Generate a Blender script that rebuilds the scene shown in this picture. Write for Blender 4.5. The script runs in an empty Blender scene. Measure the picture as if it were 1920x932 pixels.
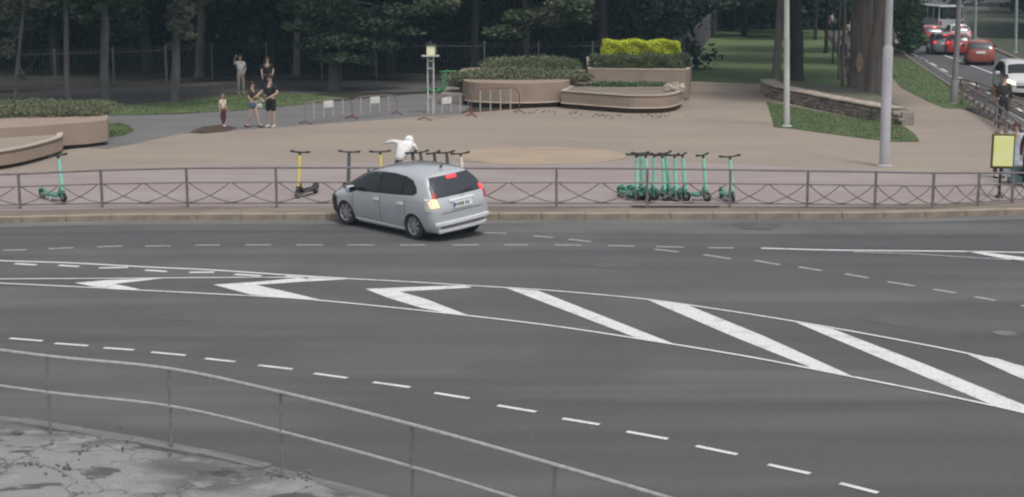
import bpy, bmesh, math, random
import numpy as np
from mathutils import Vector, Matrix
from mathutils.bvhtree import BVHTree
from mathutils.geometry import delaunay_2d_cdt

random.seed(7); rng = np.random.default_rng(7)
S = bpy.context.scene
C = S.collection
R = math.radians

# ---------------------------------------------------------------- camera
F, CX, CY, H, HOR = 2900.0, 960.0, 466.0, 6.0, -80.0
TH = math.atan((CY - HOR) / F)
cd = bpy.data.cameras.new('camera'); cam = bpy.data.objects.new('camera', cd); C.objects.link(cam)
cam.location = (0, 0, H); cam.rotation_euler = (math.pi / 2 - TH, 0, 0)
cd.sensor_width = 36; cd.lens = 36 * F / 1920; cd.clip_end = 3000; cd.clip_start = 0.1
S.camera = cam

# ---------------------------------------------------------------- light
SUN_EL, SUN_ROT = R(66), R(148)
w = bpy.data.worlds.new('World'); S.world = w; w.use_nodes = True
nt = w.node_tree; nt.nodes.clear()
sky = nt.nodes.new('ShaderNodeTexSky'); sky.sky_type = 'NISHITA'; sky.sun_disc = False
sky.sun_elevation = SUN_EL; sky.sun_rotation = SUN_ROT; sky.air_density = 1.0; sky.dust_density = 4.0
hs = nt.nodes.new('ShaderNodeHueSaturation'); hs.inputs['Saturation'].default_value = 0.28
bg = nt.nodes.new('ShaderNodeBackground'); bg.inputs['Strength'].default_value = 0.145
wo = nt.nodes.new('ShaderNodeOutputWorld')
nt.links.new(sky.outputs[0], hs.inputs['Color']); nt.links.new(hs.outputs[0], bg.inputs['Color'])
nt.links.new(bg.outputs[0], wo.inputs['Surface'])
sd = bpy.data.lights.new('sun', 'SUN'); sd.energy = 1.3; sd.angle = R(11); sd.color = (1, 0.95, 0.88)
sun = bpy.data.objects.new('sun', sd); C.objects.link(sun)
# Nishita: rotation 0 is +Y, positive turns clockwise towards +X
sdir = Vector((math.sin(SUN_ROT) * math.cos(SUN_EL), math.cos(SUN_ROT) * math.cos(SUN_EL), math.sin(SUN_EL)))
sun.rotation_euler = sdir.to_track_quat('Z', 'Y').to_euler()
S.view_settings.view_transform = 'Standard'; S.view_settings.look = 'None'
S.view_settings.exposure = 0.05; S.view_settings.gamma = 1
S.cycles.filter_width = 2.2
S.cycles.max_bounces = 6

# ---------------------------------------------------------------- projection helpers (photo pixels -> places)
def ray(px, py):
    x = (px - CX) / F; u = -(py - CY) / F
    return Vector((x, math.cos(TH) + math.sin(TH) * u, -math.sin(TH) + math.cos(TH) * u))
def at(px, py, z=0.0):
    d = ray(px, py); t = (z - H) / d.z
    return Vector((d.x * t, d.y * t, z))
def atd(px, py, D):
    d = ray(px, py); t = D / d.y
    return Vector((d.x * t, D, H + d.z * t))
def ppm(g):            # pixels per metre for something standing at photo row g
    return (g - HOR) / H
PZ = 0.13              # level of the far plaza

# ---------------------------------------------------------------- materials
def lin(c):
    return tuple(((v / 255) / 12.92 if v / 255 <= 0.04045 else ((v / 255 + 0.055) / 1.055) ** 2.4) for v in c)
def mat(name, col, col2=None, scale=3.0, rough=0.8, metal=0.0, bump=0.0, bscale=None, stretch=(1, 1, 1), rot=0.0,
        emit=0.0, coat=0.0, spec=None, island=0.0, trans=0.0, detail=6, contrast=(0.35, 0.65)):
    m = bpy.data.materials.new(name); m.use_nodes = True
    n = m.node_tree.nodes; l = m.node_tree.links; b = n['Principled BSDF']
    b.inputs['Roughness'].default_value = rough; b.inputs['Metallic'].default_value = metal
    if coat: b.inputs['Coat Weight'].default_value = coat; b.inputs['Coat Roughness'].default_value = 0.08
    if spec is not None: b.inputs['Specular IOR Level'].default_value = spec
    b.inputs['Base Color'].default_value = (*col, 1)
    if emit:
        b.inputs['Emission Color'].default_value = (*col, 1); b.inputs['Emission Strength'].default_value = emit
    if col2 is not None or bump:
        tc = n.new('ShaderNodeTexCoord'); mp = n.new('ShaderNodeMapping')
        mp.inputs['Scale'].default_value = stretch; mp.inputs['Rotation'].default_value = (0, 0, rot)
        l.new(tc.outputs['Object'], mp.inputs[0])
    if col2 is not None:
        no = n.new('ShaderNodeTexNoise'); no.inputs['Scale'].default_value = scale; no.inputs['Detail'].default_value = detail
        l.new(mp.outputs[0], no.inputs['Vector'])
        rp = n.new('ShaderNodeMapRange'); rp.inputs['From Min'].default_value = contrast[0]; rp.inputs['From Max'].default_value = contrast[1]
        l.new(no.outputs['Fac'], rp.inputs['Value'])
        mx = n.new('ShaderNodeMix'); mx.data_type = 'RGBA'
        mx.inputs['A'].default_value = (*col, 1); mx.inputs['B'].default_value = (*col2, 1)
        l.new(rp.outputs[0], mx.inputs['Factor']); out = mx.outputs['Result']
        if island:
            g = n.new('ShaderNodeNewGeometry'); hv = n.new('ShaderNodeHueSaturation')
            mr = n.new('ShaderNodeMapRange'); mr.inputs['To Min'].default_value = 1 - island; mr.inputs['To Max'].default_value = 1 + island
            l.new(g.outputs['Random Per Island'], mr.inputs['Value']); l.new(mr.outputs[0], hv.inputs['Value'])
            l.new(out, hv.inputs['Color']); out = hv.outputs[0]
        l.new(out, b.inputs['Base Color'])
    if bump:
        nb = n.new('ShaderNodeTexNoise'); nb.inputs['Scale'].default_value = bscale or scale * 4; nb.inputs['Detail'].default_value = 5
        l.new(mp.outputs[0], nb.inputs['Vector'])
        bp = n.new('ShaderNodeBump'); bp.inputs['Strength'].default_value = bump; bp.inputs['Distance'].default_value = 0.03
        l.new(nb.outputs['Fac'], bp.inputs['Height']); l.new(bp.outputs[0], b.inputs['Normal'])
    return m

def layered(name, base, layers, rough=0.9, bump=0.3, bscale=60, spec=0.3):
    """base colour with several noise layers: (colour, scale, stretch, rotation, lo, hi, amount)"""
    m = bpy.data.materials.new(name); m.use_nodes = True
    n = m.node_tree.nodes; l = m.node_tree.links; b = n['Principled BSDF']
    b.inputs['Roughness'].default_value = rough; b.inputs['Specular IOR Level'].default_value = spec
    tc = n.new('ShaderNodeTexCoord'); prev = None
    for (col, sc, st, rt, lo, hi, am) in layers:
        mp = n.new('ShaderNodeMapping'); mp.inputs['Scale'].default_value = st; mp.inputs['Rotation'].default_value = (0, 0, rt)
        l.new(tc.outputs['Object'], mp.inputs[0])
        no = n.new('ShaderNodeTexNoise'); no.inputs['Scale'].default_value = sc; no.inputs['Detail'].default_value = 7
        l.new(mp.outputs[0], no.inputs['Vector'])
        rp = n.new('ShaderNodeMapRange'); rp.inputs['From Min'].default_value = lo; rp.inputs['From Max'].default_value = hi
        rp.inputs['To Max'].default_value = am; l.new(no.outputs['Fac'], rp.inputs['Value'])
        mx = n.new('ShaderNodeMix'); mx.data_type = 'RGBA'
        if prev is None: mx.inputs['A'].default_value = (*base, 1)
        else: l.new(prev, mx.inputs['A'])
        mx.inputs['B'].default_value = (*col, 1); l.new(rp.outputs[0], mx.inputs['Factor']); prev = mx.outputs['Result']
    l.new(prev, b.inputs['Base Color'])
    nb = n.new('ShaderNodeTexNoise'); nb.inputs['Scale'].default_value = bscale; nb.inputs['Detail'].default_value = 6
    l.new(tc.outputs['Object'], nb.inputs['Vector'])
    bp = n.new('ShaderNodeBump'); bp.inputs['Strength'].default_value = bump; bp.inputs['Distance'].default_value = 0.02
    l.new(nb.outputs['Fac'], bp.inputs['Height']); l.new(bp.outputs[0], b.inputs['Normal'])
    return m

M = {}
M['asphalt'] = layered('asphalt', (0.110, 0.109, 0.113), [
    ((0.079, 0.079, 0.083), 1.0, (0.05, 0.55, 1), R(-6), 0.40, 0.60, 0.95),
    ((0.142, 0.141, 0.139), 1.0, (0.04, 0.42, 1), R(-9), 0.50, 0.64, 0.95),
    ((0.085, 0.085, 0.088), 0.35, (1, 1, 1), 0, 0.46, 0.62, 0.6),
    ((0.150, 0.148, 0.145), 9.0, (1, 1, 1), 0, 0.55, 0.75, 0.35),
    ((0.060, 0.060, 0.062), 40.0, (1, 1, 1), 0, 0.55, 0.75, 0.35)], rough=0.85, bump=0.35, bscale=70)
M['avenue'] = layered('avenue_asphalt', (0.105, 0.107, 0.11), [((0.08, 0.08, 0.085), 0.3, (1, .2, 1), 0, 0.4, 0.7, 0.6)], rough=0.85)
M['plaza'] = layered('plaza_paving', (0.305, 0.256, 0.212), [
    ((0.265, 0.222, 0.195), 0.25, (0.6, 1.4, 1), 0, 0.4, 0.62, 0.8),
    ((0.345, 0.285, 0.22), 0.5, (0.5, 1.6, 1), 0.3, 0.5, 0.7, 0.6),
    ((0.235, 0.20, 0.178), 2.5, (0.5, 1.4, 1), 0, 0.55, 0.75, 0.4),
    ((0.39, 0.33, 0.28), 12, (1, 1, 1), 0, 0.55, 0.75, 0.3)], bump=0.3, bscale=30)
M['pink'] = layered('pink_paving', (0.298, 0.248, 0.24), [
    ((0.33, 0.302, 0.285), 0.4, (0.6, 1.6, 1), 0, 0.45, 0.65, 0.7),
    ((0.262, 0.212, 0.212), 1.2, (0.4, 1.6, 1), 0, 0.5, 0.7, 0.6),
    ((0.36, 0.32, 0.31), 14, (1, 1, 1), 0, 0.55, 0.75, 0.3)], bump=0.3, bscale=30)
M['sand_circle'] = layered('sand_circle_paving', (0.385, 0.305, 0.22), [
    ((0.31, 0.25, 0.2), 1.1, (0.5, 1.6, 1), 0.3, 0.42, 0.62, 0.9),
    ((0.40, 0.315, 0.25), 0.6, (1, 1, 1), 0, 0.5, 0.7, 0.6)])
M['grey_path'] = layered('grey_path', (0.175, 0.172, 0.175), [((0.14, 0.138, 0.142), 0.5, (.6, 1.4, 1), 0, 0.4, 0.65, 0.8),
    ((0.2, 0.19, 0.185), 8, (1, 1, 1), 0, 0.5, 0.7, 0.3)])
M['park_path'] = layered('park_path', (0.115, 0.108, 0.106), [((0.08, 0.074, 0.07), 0.4, (.5, 1.5, 1), 0, 0.4, 0.65, 0.8)])
M['soil'] = layered('forest_soil', (0.045, 0.04, 0.032), [((0.03, 0.032, 0.024), 0.3, (1, 1, 1), 0, 0.4, 0.65, 0.8)])
M['grass'] = layered('lawn', (0.105, 0.158, 0.065), [((0.14, 0.168, 0.08), 0.7, (1, 1, 1), 0, 0.45, 0.65, 0.8),
    ((0.085, 0.12, 0.05), 3.0, (1, 1, 1), 0, 0.5, 0.7, 0.6)], bump=0.6, bscale=25)
M['verge'] = layered('dark_verge', (0.06, 0.075, 0.045), [((0.09, 0.085, 0.07), 0.3, (1, 1, 1), 0, 0.45, 0.65, 0.8)])  # darker than the lawn colour, with browner patches
M['blade'] = mat('grass_blade', (0.11, 0.17, 0.07), (0.165, 0.195, 0.09), scale=1.2, rough=0.8, island=0.35)
M['bed'] = layered('planted_bed', (0.13, 0.135, 0.095), [((0.15, 0.135, 0.105), 0.8, (1, 1, 1), 0, 0.45, 0.6, 0.8)])
M['kerb'] = layered('kerb_stone', (0.32, 0.27, 0.21), [((0.22, 0.18, 0.145), 1.2, (1, 1, 1), 0, 0.45, 0.65, 0.7),
    ((0.16, 0.13, 0.11), 5, (1, 1, 1), 0, 0.5, 0.75, 0.5)])
M['gutter'] = layered('gutter_dust', (0.185, 0.18, 0.172), [((0.12, 0.118, 0.118), 0.8, (0.3, 1, 1), 0, 0.4, 0.6, 0.9)])
M['dirt'] = layered('dirt_strip', (0.185, 0.155, 0.13), [((0.26, 0.22, 0.175), 0.8, (0.3, 1.5, 1), 0, 0.45, 0.6, 0.8),
    ((0.13, 0.11, 0.1), 3, (0.5, 1.5, 1), 0, 0.5, 0.7, 0.6)])
M['dirt_dark'] = layered('damp_patch', (0.10, 0.09, 0.088), [((0.125, 0.12, 0.12), 2, (1, 1, 1), 0, 0.4, 0.65, 0.9)])
M['tar'] = layered('tar_seam', (0.075, 0.075, 0.078), [((0.1, 0.1, 0.103), 3, (1, 1, 1), 0, 0.42, 0.6, 0.9)])
M['repair'] = layered('repair_asphalt', (0.098, 0.098, 0.1), [((0.118, 0.117, 0.116), 2, (1, 1, 1), 0, 0.4, 0.6, 0.9)])
M['paint'] = layered('road_paint', (0.68, 0.68, 0.69), [((0.40, 0.40, 0.40), 3, (1, 1, 1), 0, 0.52, 0.70, 0.6),
    ((0.16, 0.16, 0.16), 22, (1, 1, 1), 0, 0.58, 0.70, 0.8)], rough=0.6, bump=0.1)
M['worn_paint'] = layered('worn_road_paint', (0.37, 0.37, 0.375), [((0.17, 0.17, 0.17), 8, (1, 1, 1), 0, 0.45, 0.7, 0.8)], rough=0.7, bump=0.1)
M['broken'] = layered('broken_concrete', (0.15, 0.148, 0.153), [
    ((0.255, 0.253, 0.255), 0.45, (0.6, 1.2, 1), 0.3, 0.44, 0.53, 0.95),
    ((0.105, 0.102, 0.104), 1.1, (0.6, 1.3, 1), 0, 0.53, 0.62, 0.8),
    ((0.30, 0.30, 0.295), 3.2, (0.7, 1.2, 1), 0.7, 0.56, 0.64, 0.7),
    ((0.055, 0.052, 0.05), 1.9, (0.6, 1.2, 1), 1.1, 0.60, 0.64, 0.8),
    ((0.09, 0.088, 0.09), 30, (1, 1, 1), 0, 0.5, 0.75, 0.5)], bump=0.9, bscale=9)
def add_cracks(m, scale=.9, width=.018, dark=(0.05, 0.05, 0.05)):
    n = m.node_tree.nodes; l = m.node_tree.links; b = n['Principled BSDF']; src = b.inputs['Base Color'].links[0].from_socket
    tc = n.new('ShaderNodeTexCoord'); no = n.new('ShaderNodeTexNoise'); no.inputs['Scale'].default_value = 2.2; no.inputs['Detail'].default_value = 6
    l.new(tc.outputs['Object'], no.inputs['Vector']); va = n.new('ShaderNodeVectorMath'); va.operation = 'MULTIPLY_ADD'
    va.inputs[1].default_value = (.9, .9, .9); l.new(no.outputs['Color'], va.inputs[0]); l.new(tc.outputs['Object'], va.inputs[2])
    vo = n.new('ShaderNodeTexVoronoi'); vo.feature = 'DISTANCE_TO_EDGE'; vo.inputs['Scale'].default_value = scale; l.new(va.outputs[0], vo.inputs['Vector'])
    mr = n.new('ShaderNodeMapRange'); mr.inputs['From Max'].default_value = width; mr.inputs['To Min'].default_value = .85; mr.inputs['To Max'].default_value = 0; l.new(vo.outputs['Distance'], mr.inputs['Value'])
    mx = n.new('ShaderNodeMix'); mx.data_type = 'RGBA'; mx.inputs['B'].default_value = (*dark, 1); l.new(src, mx.inputs['A']); l.new(mr.outputs[0], mx.inputs['Factor']); l.new(mx.outputs['Result'], b.inputs['Base Color'])
add_cracks(M['broken'])
M['fence_paint'] = mat('fence_paint', (0.20, 0.17, 0.172), (0.15, 0.125, 0.125), scale=6, rough=0.55)
M['brown_paint'] = mat('brown_paint', (0.33, 0.2, 0.11), (0.2, 0.13, 0.09), scale=5, rough=0.6)
M['grey_chip'] = mat('grey_chip', (0.17, 0.168, 0.17), (0.10, 0.10, 0.10), scale=4)
M['steel'] = mat('galvanised_steel', (0.50, 0.49, 0.49), (0.38, 0.37, 0.37), scale=12, rough=0.5, metal=0.35, bump=0.1)
M['steel_dark'] = mat('dull_steel', (0.24, 0.237, 0.24), (0.18, 0.177, 0.18), scale=10, rough=0.6, metal=0.2)
M['iron'] = mat('black_iron', (0.025, 0.027, 0.032), (0.04, 0.042, 0.048), scale=6, rough=0.6)
M['iron_post'] = mat('grey_iron', (0.13, 0.135, 0.14), (0.08, 0.082, 0.09), scale=6, rough=0.6)
M['concrete_tan'] = layered('tan_concrete', (0.325, 0.255, 0.20), [((0.30, 0.235, 0.19), 0.8, (1, 1, 1.5), 0, 0.45, 0.65, 0.8),
    ((0.33, 0.265, 0.22), 3, (1, 1, 1), 0, 0.5, 0.7, 0.6), ((0.17, 0.135, 0.115), 2, (1, 1, .3), 0, 0.58, 0.78, 0.5)], bump=0.4, bscale=20)
M['coping'] = layered('pale_coping', (0.48, 0.41, 0.34), [((0.36, 0.3, 0.25), 3, (1, 1, 1), 0, 0.5, 0.7, 0.7)])
M['debris'] = mat('loose_debris', (0.2, 0.15, 0.12), (0.13, 0.1, 0.08), scale=3)
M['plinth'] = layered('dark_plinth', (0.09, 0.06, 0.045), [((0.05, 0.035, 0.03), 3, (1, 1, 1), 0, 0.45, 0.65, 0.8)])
M['stone_a'] = layered('rubble_stone', (0.46, 0.40, 0.33), [((0.22, 0.18, 0.15), 3, (1, 1, 1), 0, 0.45, 0.65, 0.8)], bump=.6, bscale=12)
M['stone_b'] = layered('rubble_stone_dark', (0.28, 0.25, 0.215), [((0.14, 0.12, 0.105), 3, (1, 1, 1), 0, 0.45, 0.65, 0.8)], bump=.6, bscale=12)
M['stone_c'] = layered('rubble_stone_pink', (0.42, 0.35, 0.30), [((0.22, 0.17, 0.15), 3, (1, 1, 1), 0, 0.45, 0.65, 0.8)], bump=.6, bscale=12)
M['leaf_dark'] = mat('dark_leaf', (0.035, 0.060, 0.038), (0.060, 0.085, 0.048), scale=0.5, rough=0.75, island=0.4, spec=.2)
M['leaf_deep'] = mat('deep_leaf', (0.030, 0.048, 0.040), (0.042, 0.062, 0.050), scale=0.4, rough=0.85, island=0.3, spec=.1)
M['leaf_mid'] = mat('mid_leaf', (0.060, 0.085, 0.045), (0.105, 0.12, 0.07), scale=0.6, rough=0.75, island=0.4, spec=.2)
M['leaf_green'] = mat('green_leaf', (0.075, 0.13, 0.06), (0.105, 0.16, 0.08), scale=0.6, rough=0.75, island=0.35, spec=.2)
M['leaf_pale'] = mat('pale_leaf', (0.10, 0.115, 0.08), (0.16, 0.165, 0.12), scale=0.8, rough=0.75, island=0.4, spec=.2)
M['juniper'] = mat('juniper_leaf', (0.135, 0.155, 0.090), (0.19, 0.205, 0.125), scale=0.9, rough=0.8, island=0.35, spec=.2)
M['yew'] = mat('yew_leaf', (0.08, 0.105, 0.055), (0.12, 0.145, 0.08), scale=1.2, rough=0.8, island=0.35, spec=.2)
M['golden'] = mat('golden_leaf', (0.48, 0.55, 0.04), (0.60, 0.66, 0.06), scale=1.5, rough=0.7, island=0.3, spec=.2)
M['bark'] = mat('grey_bark', (0.155, 0.145, 0.15), (0.095, 0.088, 0.09), scale=3, rough=0.95, bump=0.8, bscale=9, stretch=(2, 2, .35))
M['bark_brown'] = mat('brown_bark', (0.17, 0.14, 0.12), (0.10, 0.085, 0.075), scale=3, rough=0.95, bump=1.0, bscale=8, stretch=(2, 2, .3))
M['bark_pale'] = mat('pale_bark', (0.21, 0.2, 0.17), (0.15, 0.14, 0.12), scale=3, rough=0.95, bump=0.5, stretch=(2, 2, .35))
M['bark_dark'] = mat('dark_bark', (0.05, 0.045, 0.045), (0.03, 0.028, 0.03), scale=3, rough=0.95, bump=0.6, stretch=(2, 2, .35))
M['wound'] = mat('bare_wood', (0.36, 0.27, 0.2), (0.26, 0.19, 0.14), scale=6, rough=0.9)
M['silver'] = mat('silver_paint', (0.55, 0.57, 0.60), (0.52, 0.54, 0.57), scale=2, rough=0.24, metal=0.28, coat=1.0)
M['silver_trim'] = mat('bright_silver_trim', (0.85, 0.86, 0.88), rough=0.25, metal=0.15, coat=.5)
M['glass'] = mat('tinted_glass', (0.010, 0.013, 0.014), rough=0.04, spec=0.5)
M['rear_glass'] = mat('rear_glass', (0.035, 0.042, 0.052), rough=0.12, spec=0.6)
M['black'] = mat('black_trim', (0.018, 0.018, 0.02), rough=0.5)
M['rubber'] = mat('rubber', (0.022, 0.022, 0.024), (0.035, 0.034, 0.034), scale=10, rough=0.85)
M['rim'] = mat('wheel_rim', (0.42, 0.42, 0.44), rough=0.4, metal=0.5)
M['red_lit'] = mat('lit_brake_light', (0.95, 0.045, 0.05), rough=0.3, emit=1.3)
M['red_lens'] = mat('red_lens', (0.42, 0.02, 0.025), rough=0.15, coat=.6)
M['amber_lit'] = mat('lit_indicator', (1.0, 0.74, 0.38), rough=0.3, emit=0.75)
M['clear_lens'] = mat('clear_lens', (0.62, 0.6, 0.58), rough=0.15, coat=.8)
M['plate'] = mat('number_plate', (0.72, 0.72, 0.72), rough=0.4)
M['plate_ink'] = mat('plate_ink', (0.05, 0.05, 0.05), rough=0.5)
M['plate_blue'] = mat('plate_blue', (0.03, 0.08, 0.35), rough=0.4)
M['headlit'] = mat('lit_headlight', (1.0, 1.0, 0.72), rough=0.3, emit=2.2)
M['red_car'] = mat('red_car_paint', (0.42, 0.035, 0.03), rough=0.3, coat=.8)
M['brick_car'] = mat('dull_red_car_paint', (0.34, 0.075, 0.05), rough=0.35, coat=.6)
M['white_car'] = mat('white_car_paint', (0.62, 0.63, 0.64), rough=0.3, coat=.7)
M['grey_car'] = mat('grey_car_paint', (0.2, 0.21, 0.23), rough=0.3, coat=.7)
M['mint'] = mat('mint_paint', (0.28, 0.66, 0.52), rough=0.4, coat=.3)
M['mint_dark'] = mat('mint_dark', (0.07, 0.30, 0.20), rough=0.5)
M['mint_deck'] = mat('mint_deck', (0.12, 0.3, 0.235), rough=0.5)
M['lime'] = mat('vivid_green', (0.05, 0.34, 0.13), rough=0.45)
M['yellow'] = mat('scooter_yellow', (0.72, 0.60, 0.16), rough=0.4, coat=.3)
M['cream'] = mat('scooter_cream', (0.78, 0.72, 0.62), rough=0.45)
M['scooter_grey'] = mat('scooter_grey', (0.10, 0.10, 0.11), rough=0.5)
M['scooter_black'] = mat('scooter_black', (0.025, 0.02, 0.022), rough=0.55)
M['pole_white'] = mat('white_pole_paint', (0.56, 0.58, 0.55), (0.42, 0.44, 0.41), scale=2.0, rough=0.6, stretch=(1, 1, .4))
M['pole_lilac'] = mat('pale_grey_pole_paint', (0.47, 0.46, 0.48), (0.38, 0.37, 0.39), scale=2.0, rough=0.6, stretch=(1, 1, .4))
M['pole_grey'] = mat('grey_pole_paint', (0.26, 0.24, 0.25), (0.2, 0.185, 0.19), scale=2.0, rough=0.7, stretch=(1, 1, .4))
M['pole_green'] = mat('greenish_pole_paint', (0.36, 0.4, 0.38), (0.3, 0.33, 0.31), scale=2.0, rough=0.6)
M['sign_yellow'] = mat('yellow_sign_face', (0.88, 0.90, 0.26), (0.93, 0.94, 0.50), scale=2.2, rough=0.5, detail=1)
M['sign_frame'] = mat('olive_sign_frame', (0.10, 0.10, 0.02), rough=0.6)
M['cream_face'] = mat('cream_lamp_face', (0.92, 0.92, 0.62), rough=0.5)
M['white_paper'] = mat('white_board', (0.75, 0.75, 0.73), (0.55, 0.55, 0.54), scale=6, rough=0.6)
M['rust_red'] = mat('dull_red_paint', (0.24, 0.085, 0.07), (0.16, 0.07, 0.06), scale=6, rough=0.6)
M['barrier_grey'] = mat('grey_pink_paint', (0.27, 0.20, 0.19), (0.2, 0.15, 0.14), scale=6, rough=0.6)
M['bar_pale'] = mat('pale_bar_paint', (0.46, 0.42, 0.38), rough=0.6)
M['teal'] = mat('teal_paint', (0.12, 0.24, 0.22), (0.2, 0.3, 0.28), scale=6, rough=0.6)
M['acid'] = mat('painted_underglow', (0.45, 0.5, 0.03), rough=.5)  # the headlight's under-glow, put into a plain colour
M['manhole'] = mat('cast_iron_cover', (0.19, 0.19, 0.19), (0.12, 0.12, 0.12), scale=8, rough=0.7)
M['skin'] = mat('skin', (0.50, 0.34, 0.27), rough=0.6)
def cloth(name, c): M[name] = mat(name, c, tuple(v * 0.8 for v in c), scale=8, rough=0.9, bump=0.2); return M[name]

# ---------------------------------------------------------------- mesh builder
class MB:
    def __init__(s): s.v = []; s.f = []
    def add(s, v, f):
        o = len(s.v); s.v += [tuple(p) for p in v]; s.f += [tuple(i + o for i in q) for q in f]; return s
    def box(s, c, d, rot=None, bev=0.0):
        x, y, z = (q / 2 for q in d)
        if bev and min(x, y, z) > bev * 1.2:
            b = bev; v = []
            for (zz, i) in ((-z, b), (-z + b, 0), (z - b, 0), (z, b)):
                xx, yy = x - i, y - i
                v += [(-xx + b, -yy, zz), (xx - b, -yy, zz), (xx, -yy + b, zz), (xx, yy - b, zz), (xx - b, yy, zz), (-xx + b, yy, zz), (-xx, yy - b, zz), (-xx, -yy + b, zz)]
            f = [(7, 6, 5, 4, 3, 2, 1, 0), tuple(range(24, 32))]
            for k in range(3):
                for i in range(8): f.append((k * 8 + i, k * 8 + (i + 1) % 8, k * 8 + 8 + (i + 1) % 8, k * 8 + 8 + i))
        else:
            v = [(-x, -y, -z), (x, -y, -z), (x, y, -z), (-x, y, -z), (-x, -y, z), (x, -y, z), (x, y, z), (-x, y, z)]
            f = [(0, 3, 2, 1), (4, 5, 6, 7), (0, 1, 5, 4), (1, 2, 6, 5), (2, 3, 7, 6), (3, 0, 4, 7)]
        m = rot if rot is not None else Matrix.Identity(3)
        c = Vector(c); return s.add([m @ Vector(p) + c for p in v], f)
    def tube(s, pts, r, n=8, cap=True):
        pts = [Vector(p) for p in pts]; k = len(pts); rs = r if hasattr(r, '__len__') else [r] * k
        v = []; up = None
        for i, p in enumerate(pts):
            t = (pts[min(i + 1, k - 1)] - pts[max(i - 1, 0)]).normalized()
            if up is None: up = Vector((0, 0, 1)) if abs(t.z) < 0.9 else Vector((1, 0, 0))
            a = t.cross(up).normalized(); b = a.cross(t).normalized(); up = b
            for j in range(n):
                q = 2 * math.pi * j / n; v.append(p + (a * math.cos(q) + b * math.sin(q)) * rs[i])
        f = []
        for i in range(k - 1):
            for j in range(n):
                f.append((i * n + j, i * n + (j + 1) % n, (i + 1) * n + (j + 1) % n, (i + 1) * n + j))
        if cap: f.append(tuple(range(n))[::-1]); f.append(tuple(range((k - 1) * n, k * n)))
        return s.add(v, f)
    def prism(s, poly, z0, z1):
        n = len(poly)
        v = [(p[0], p[1], z0) for p in poly] + [(p[0], p[1], z1) for p in poly]
        f = [tuple(range(n))[::-1], tuple(range(n, 2 * n))] + [(i, (i + 1) % n, n + (i + 1) % n, n + i) for i in range(n)]
        return s.add(v, f)
    def lathe(s, prof, n=16, c=(0, 0, 0), axis='z', cap=True):
        v = []
        for (r, z) in prof:
            for j in range(n):
                q = 2 * math.pi * j / n
                if axis == 'z': v.append((c[0] + r * math.cos(q), c[1] + r * math.sin(q), c[2] + z))
                else: v.append((c[0] + r * math.cos(q), c[1] + z, c[2] + r * math.sin(q)))
        f = [(i * n + j, i * n + (j + 1) % n, (i + 1) * n + (j + 1) % n, (i + 1) * n + j) for i in range(len(prof) - 1) for j in range(n)]
        if cap: f += [tuple(range(n))[::-1], tuple(range((len(prof) - 1) * n, len(prof) * n))]
        return s.add(v, f)
    def shift(s, o):
        s.v = [(p[0] - o[0], p[1] - o[1], p[2] - o[2]) for p in s.v]; return s
    def mesh(s, name, smooth=False):
        me = bpy.data.meshes.new(name); me.from_pydata(s.v, [], s.f)
        bm = bmesh.new(); bm.from_mesh(me); bmesh.ops.recalc_face_normals(bm, faces=bm.faces); bm.to_mesh(me); bm.free()
        if smooth:
            me.shade_smooth()
            me.set_sharp_from_angle(angle=R(40))
        return me

def tagp(o, label=None, cat=None, group=None, kind=None):
    if label: o['label'] = label
    if cat: o['category'] = cat
    if group: o['group'] = group
    if kind: o['kind'] = kind
    return o
def obj(name, mb, m, parent=None, label=None, cat=None, group=None, kind=None, smooth=False):
    me = mb.mesh(name, smooth) if isinstance(mb, MB) else mb
    o = bpy.data.objects.new(name, me); C.objects.link(o)
    if m is not None and not me.materials: me.materials.append(m)
    if parent is not None: o.parent = parent
    return tagp(o, label, cat, group, kind)
def thing(name, label, cat, loc=(0, 0, 0), rz=0.0, group=None):
    o = bpy.data.objects.new(name, None); C.objects.link(o); o.location = loc; o.rotation_euler = (0, 0, rz)
    o.empty_display_size = 0.2
    return tagp(o, label, cat, group)
def copy_tree(o, parent=None):
    c = o.copy(); C.objects.link(c); c.parent = parent
    for ch in list(o.children): copy_tree(ch, c)
    return c
def place(o, loc, rz=0.0, label=None, group=None):
    o.location = loc; o.rotation_euler = (0, 0, rz)
    if label: o['label'] = label
    if group: o['group'] = group
    return o
def sheet(name, poly, z, m, parent=None, kind='structure', label=None, sub=0):
    """flat sheet with a polygon outline, triangulated"""
    pts = [Vector((p[0], p[1])) for p in poly]
    r = delaunay_2d_cdt(pts, [(i, (i + 1) % len(pts)) for i in range(len(pts))], [], 1, 1e-5)
    mb = MB().add([(p.x, p.y, z) for p in r[0]], r[2])
    o = obj(name, mb, m, parent, label=label, kind=kind)
    for p in o.data.polygons:
        pass
    bm = bmesh.new(); bm.from_mesh(o.data)
    for f in bm.faces:
        if f.normal.z < 0: f.normal_flip()
    bm.to_mesh(o.data); bm.free()
    return o
def smooth_line(pts, n=8):
    """Catmull-Rom through the points"""
    P = [Vector(p) for p in pts]; out = []
    for i in range(len(P) - 1):
        a = P[i - 1] if i else P[i] * 2 - P[i + 1]; b = P[i]; c = P[i + 1]
        d = P[i + 2] if i + 2 < len(P) else P[i + 1] * 2 - P[i]
        for k in range(n):
            t = k / n
            out.append(0.5 * ((2 * b) + (c - a) * t + (2 * a - 5 * b + 4 * c - d) * t * t + (3 * b - a - 3 * c + d) * t ** 3))
    out.append(P[-1]); return out
def strip_poly(line, wid):
    L = []; Rr = []
    for i, p in enumerate(line):
        t = (line[min(i + 1, len(line) - 1)] - line[max(i - 1, 0)]); t = Vector((t.x, t.y, 0)).normalized()
        nrm = Vector((-t.y, t.x, 0)) * wid / 2
        L.append(p + nrm); Rr.append(p - nrm)
    return L, Rr
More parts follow.
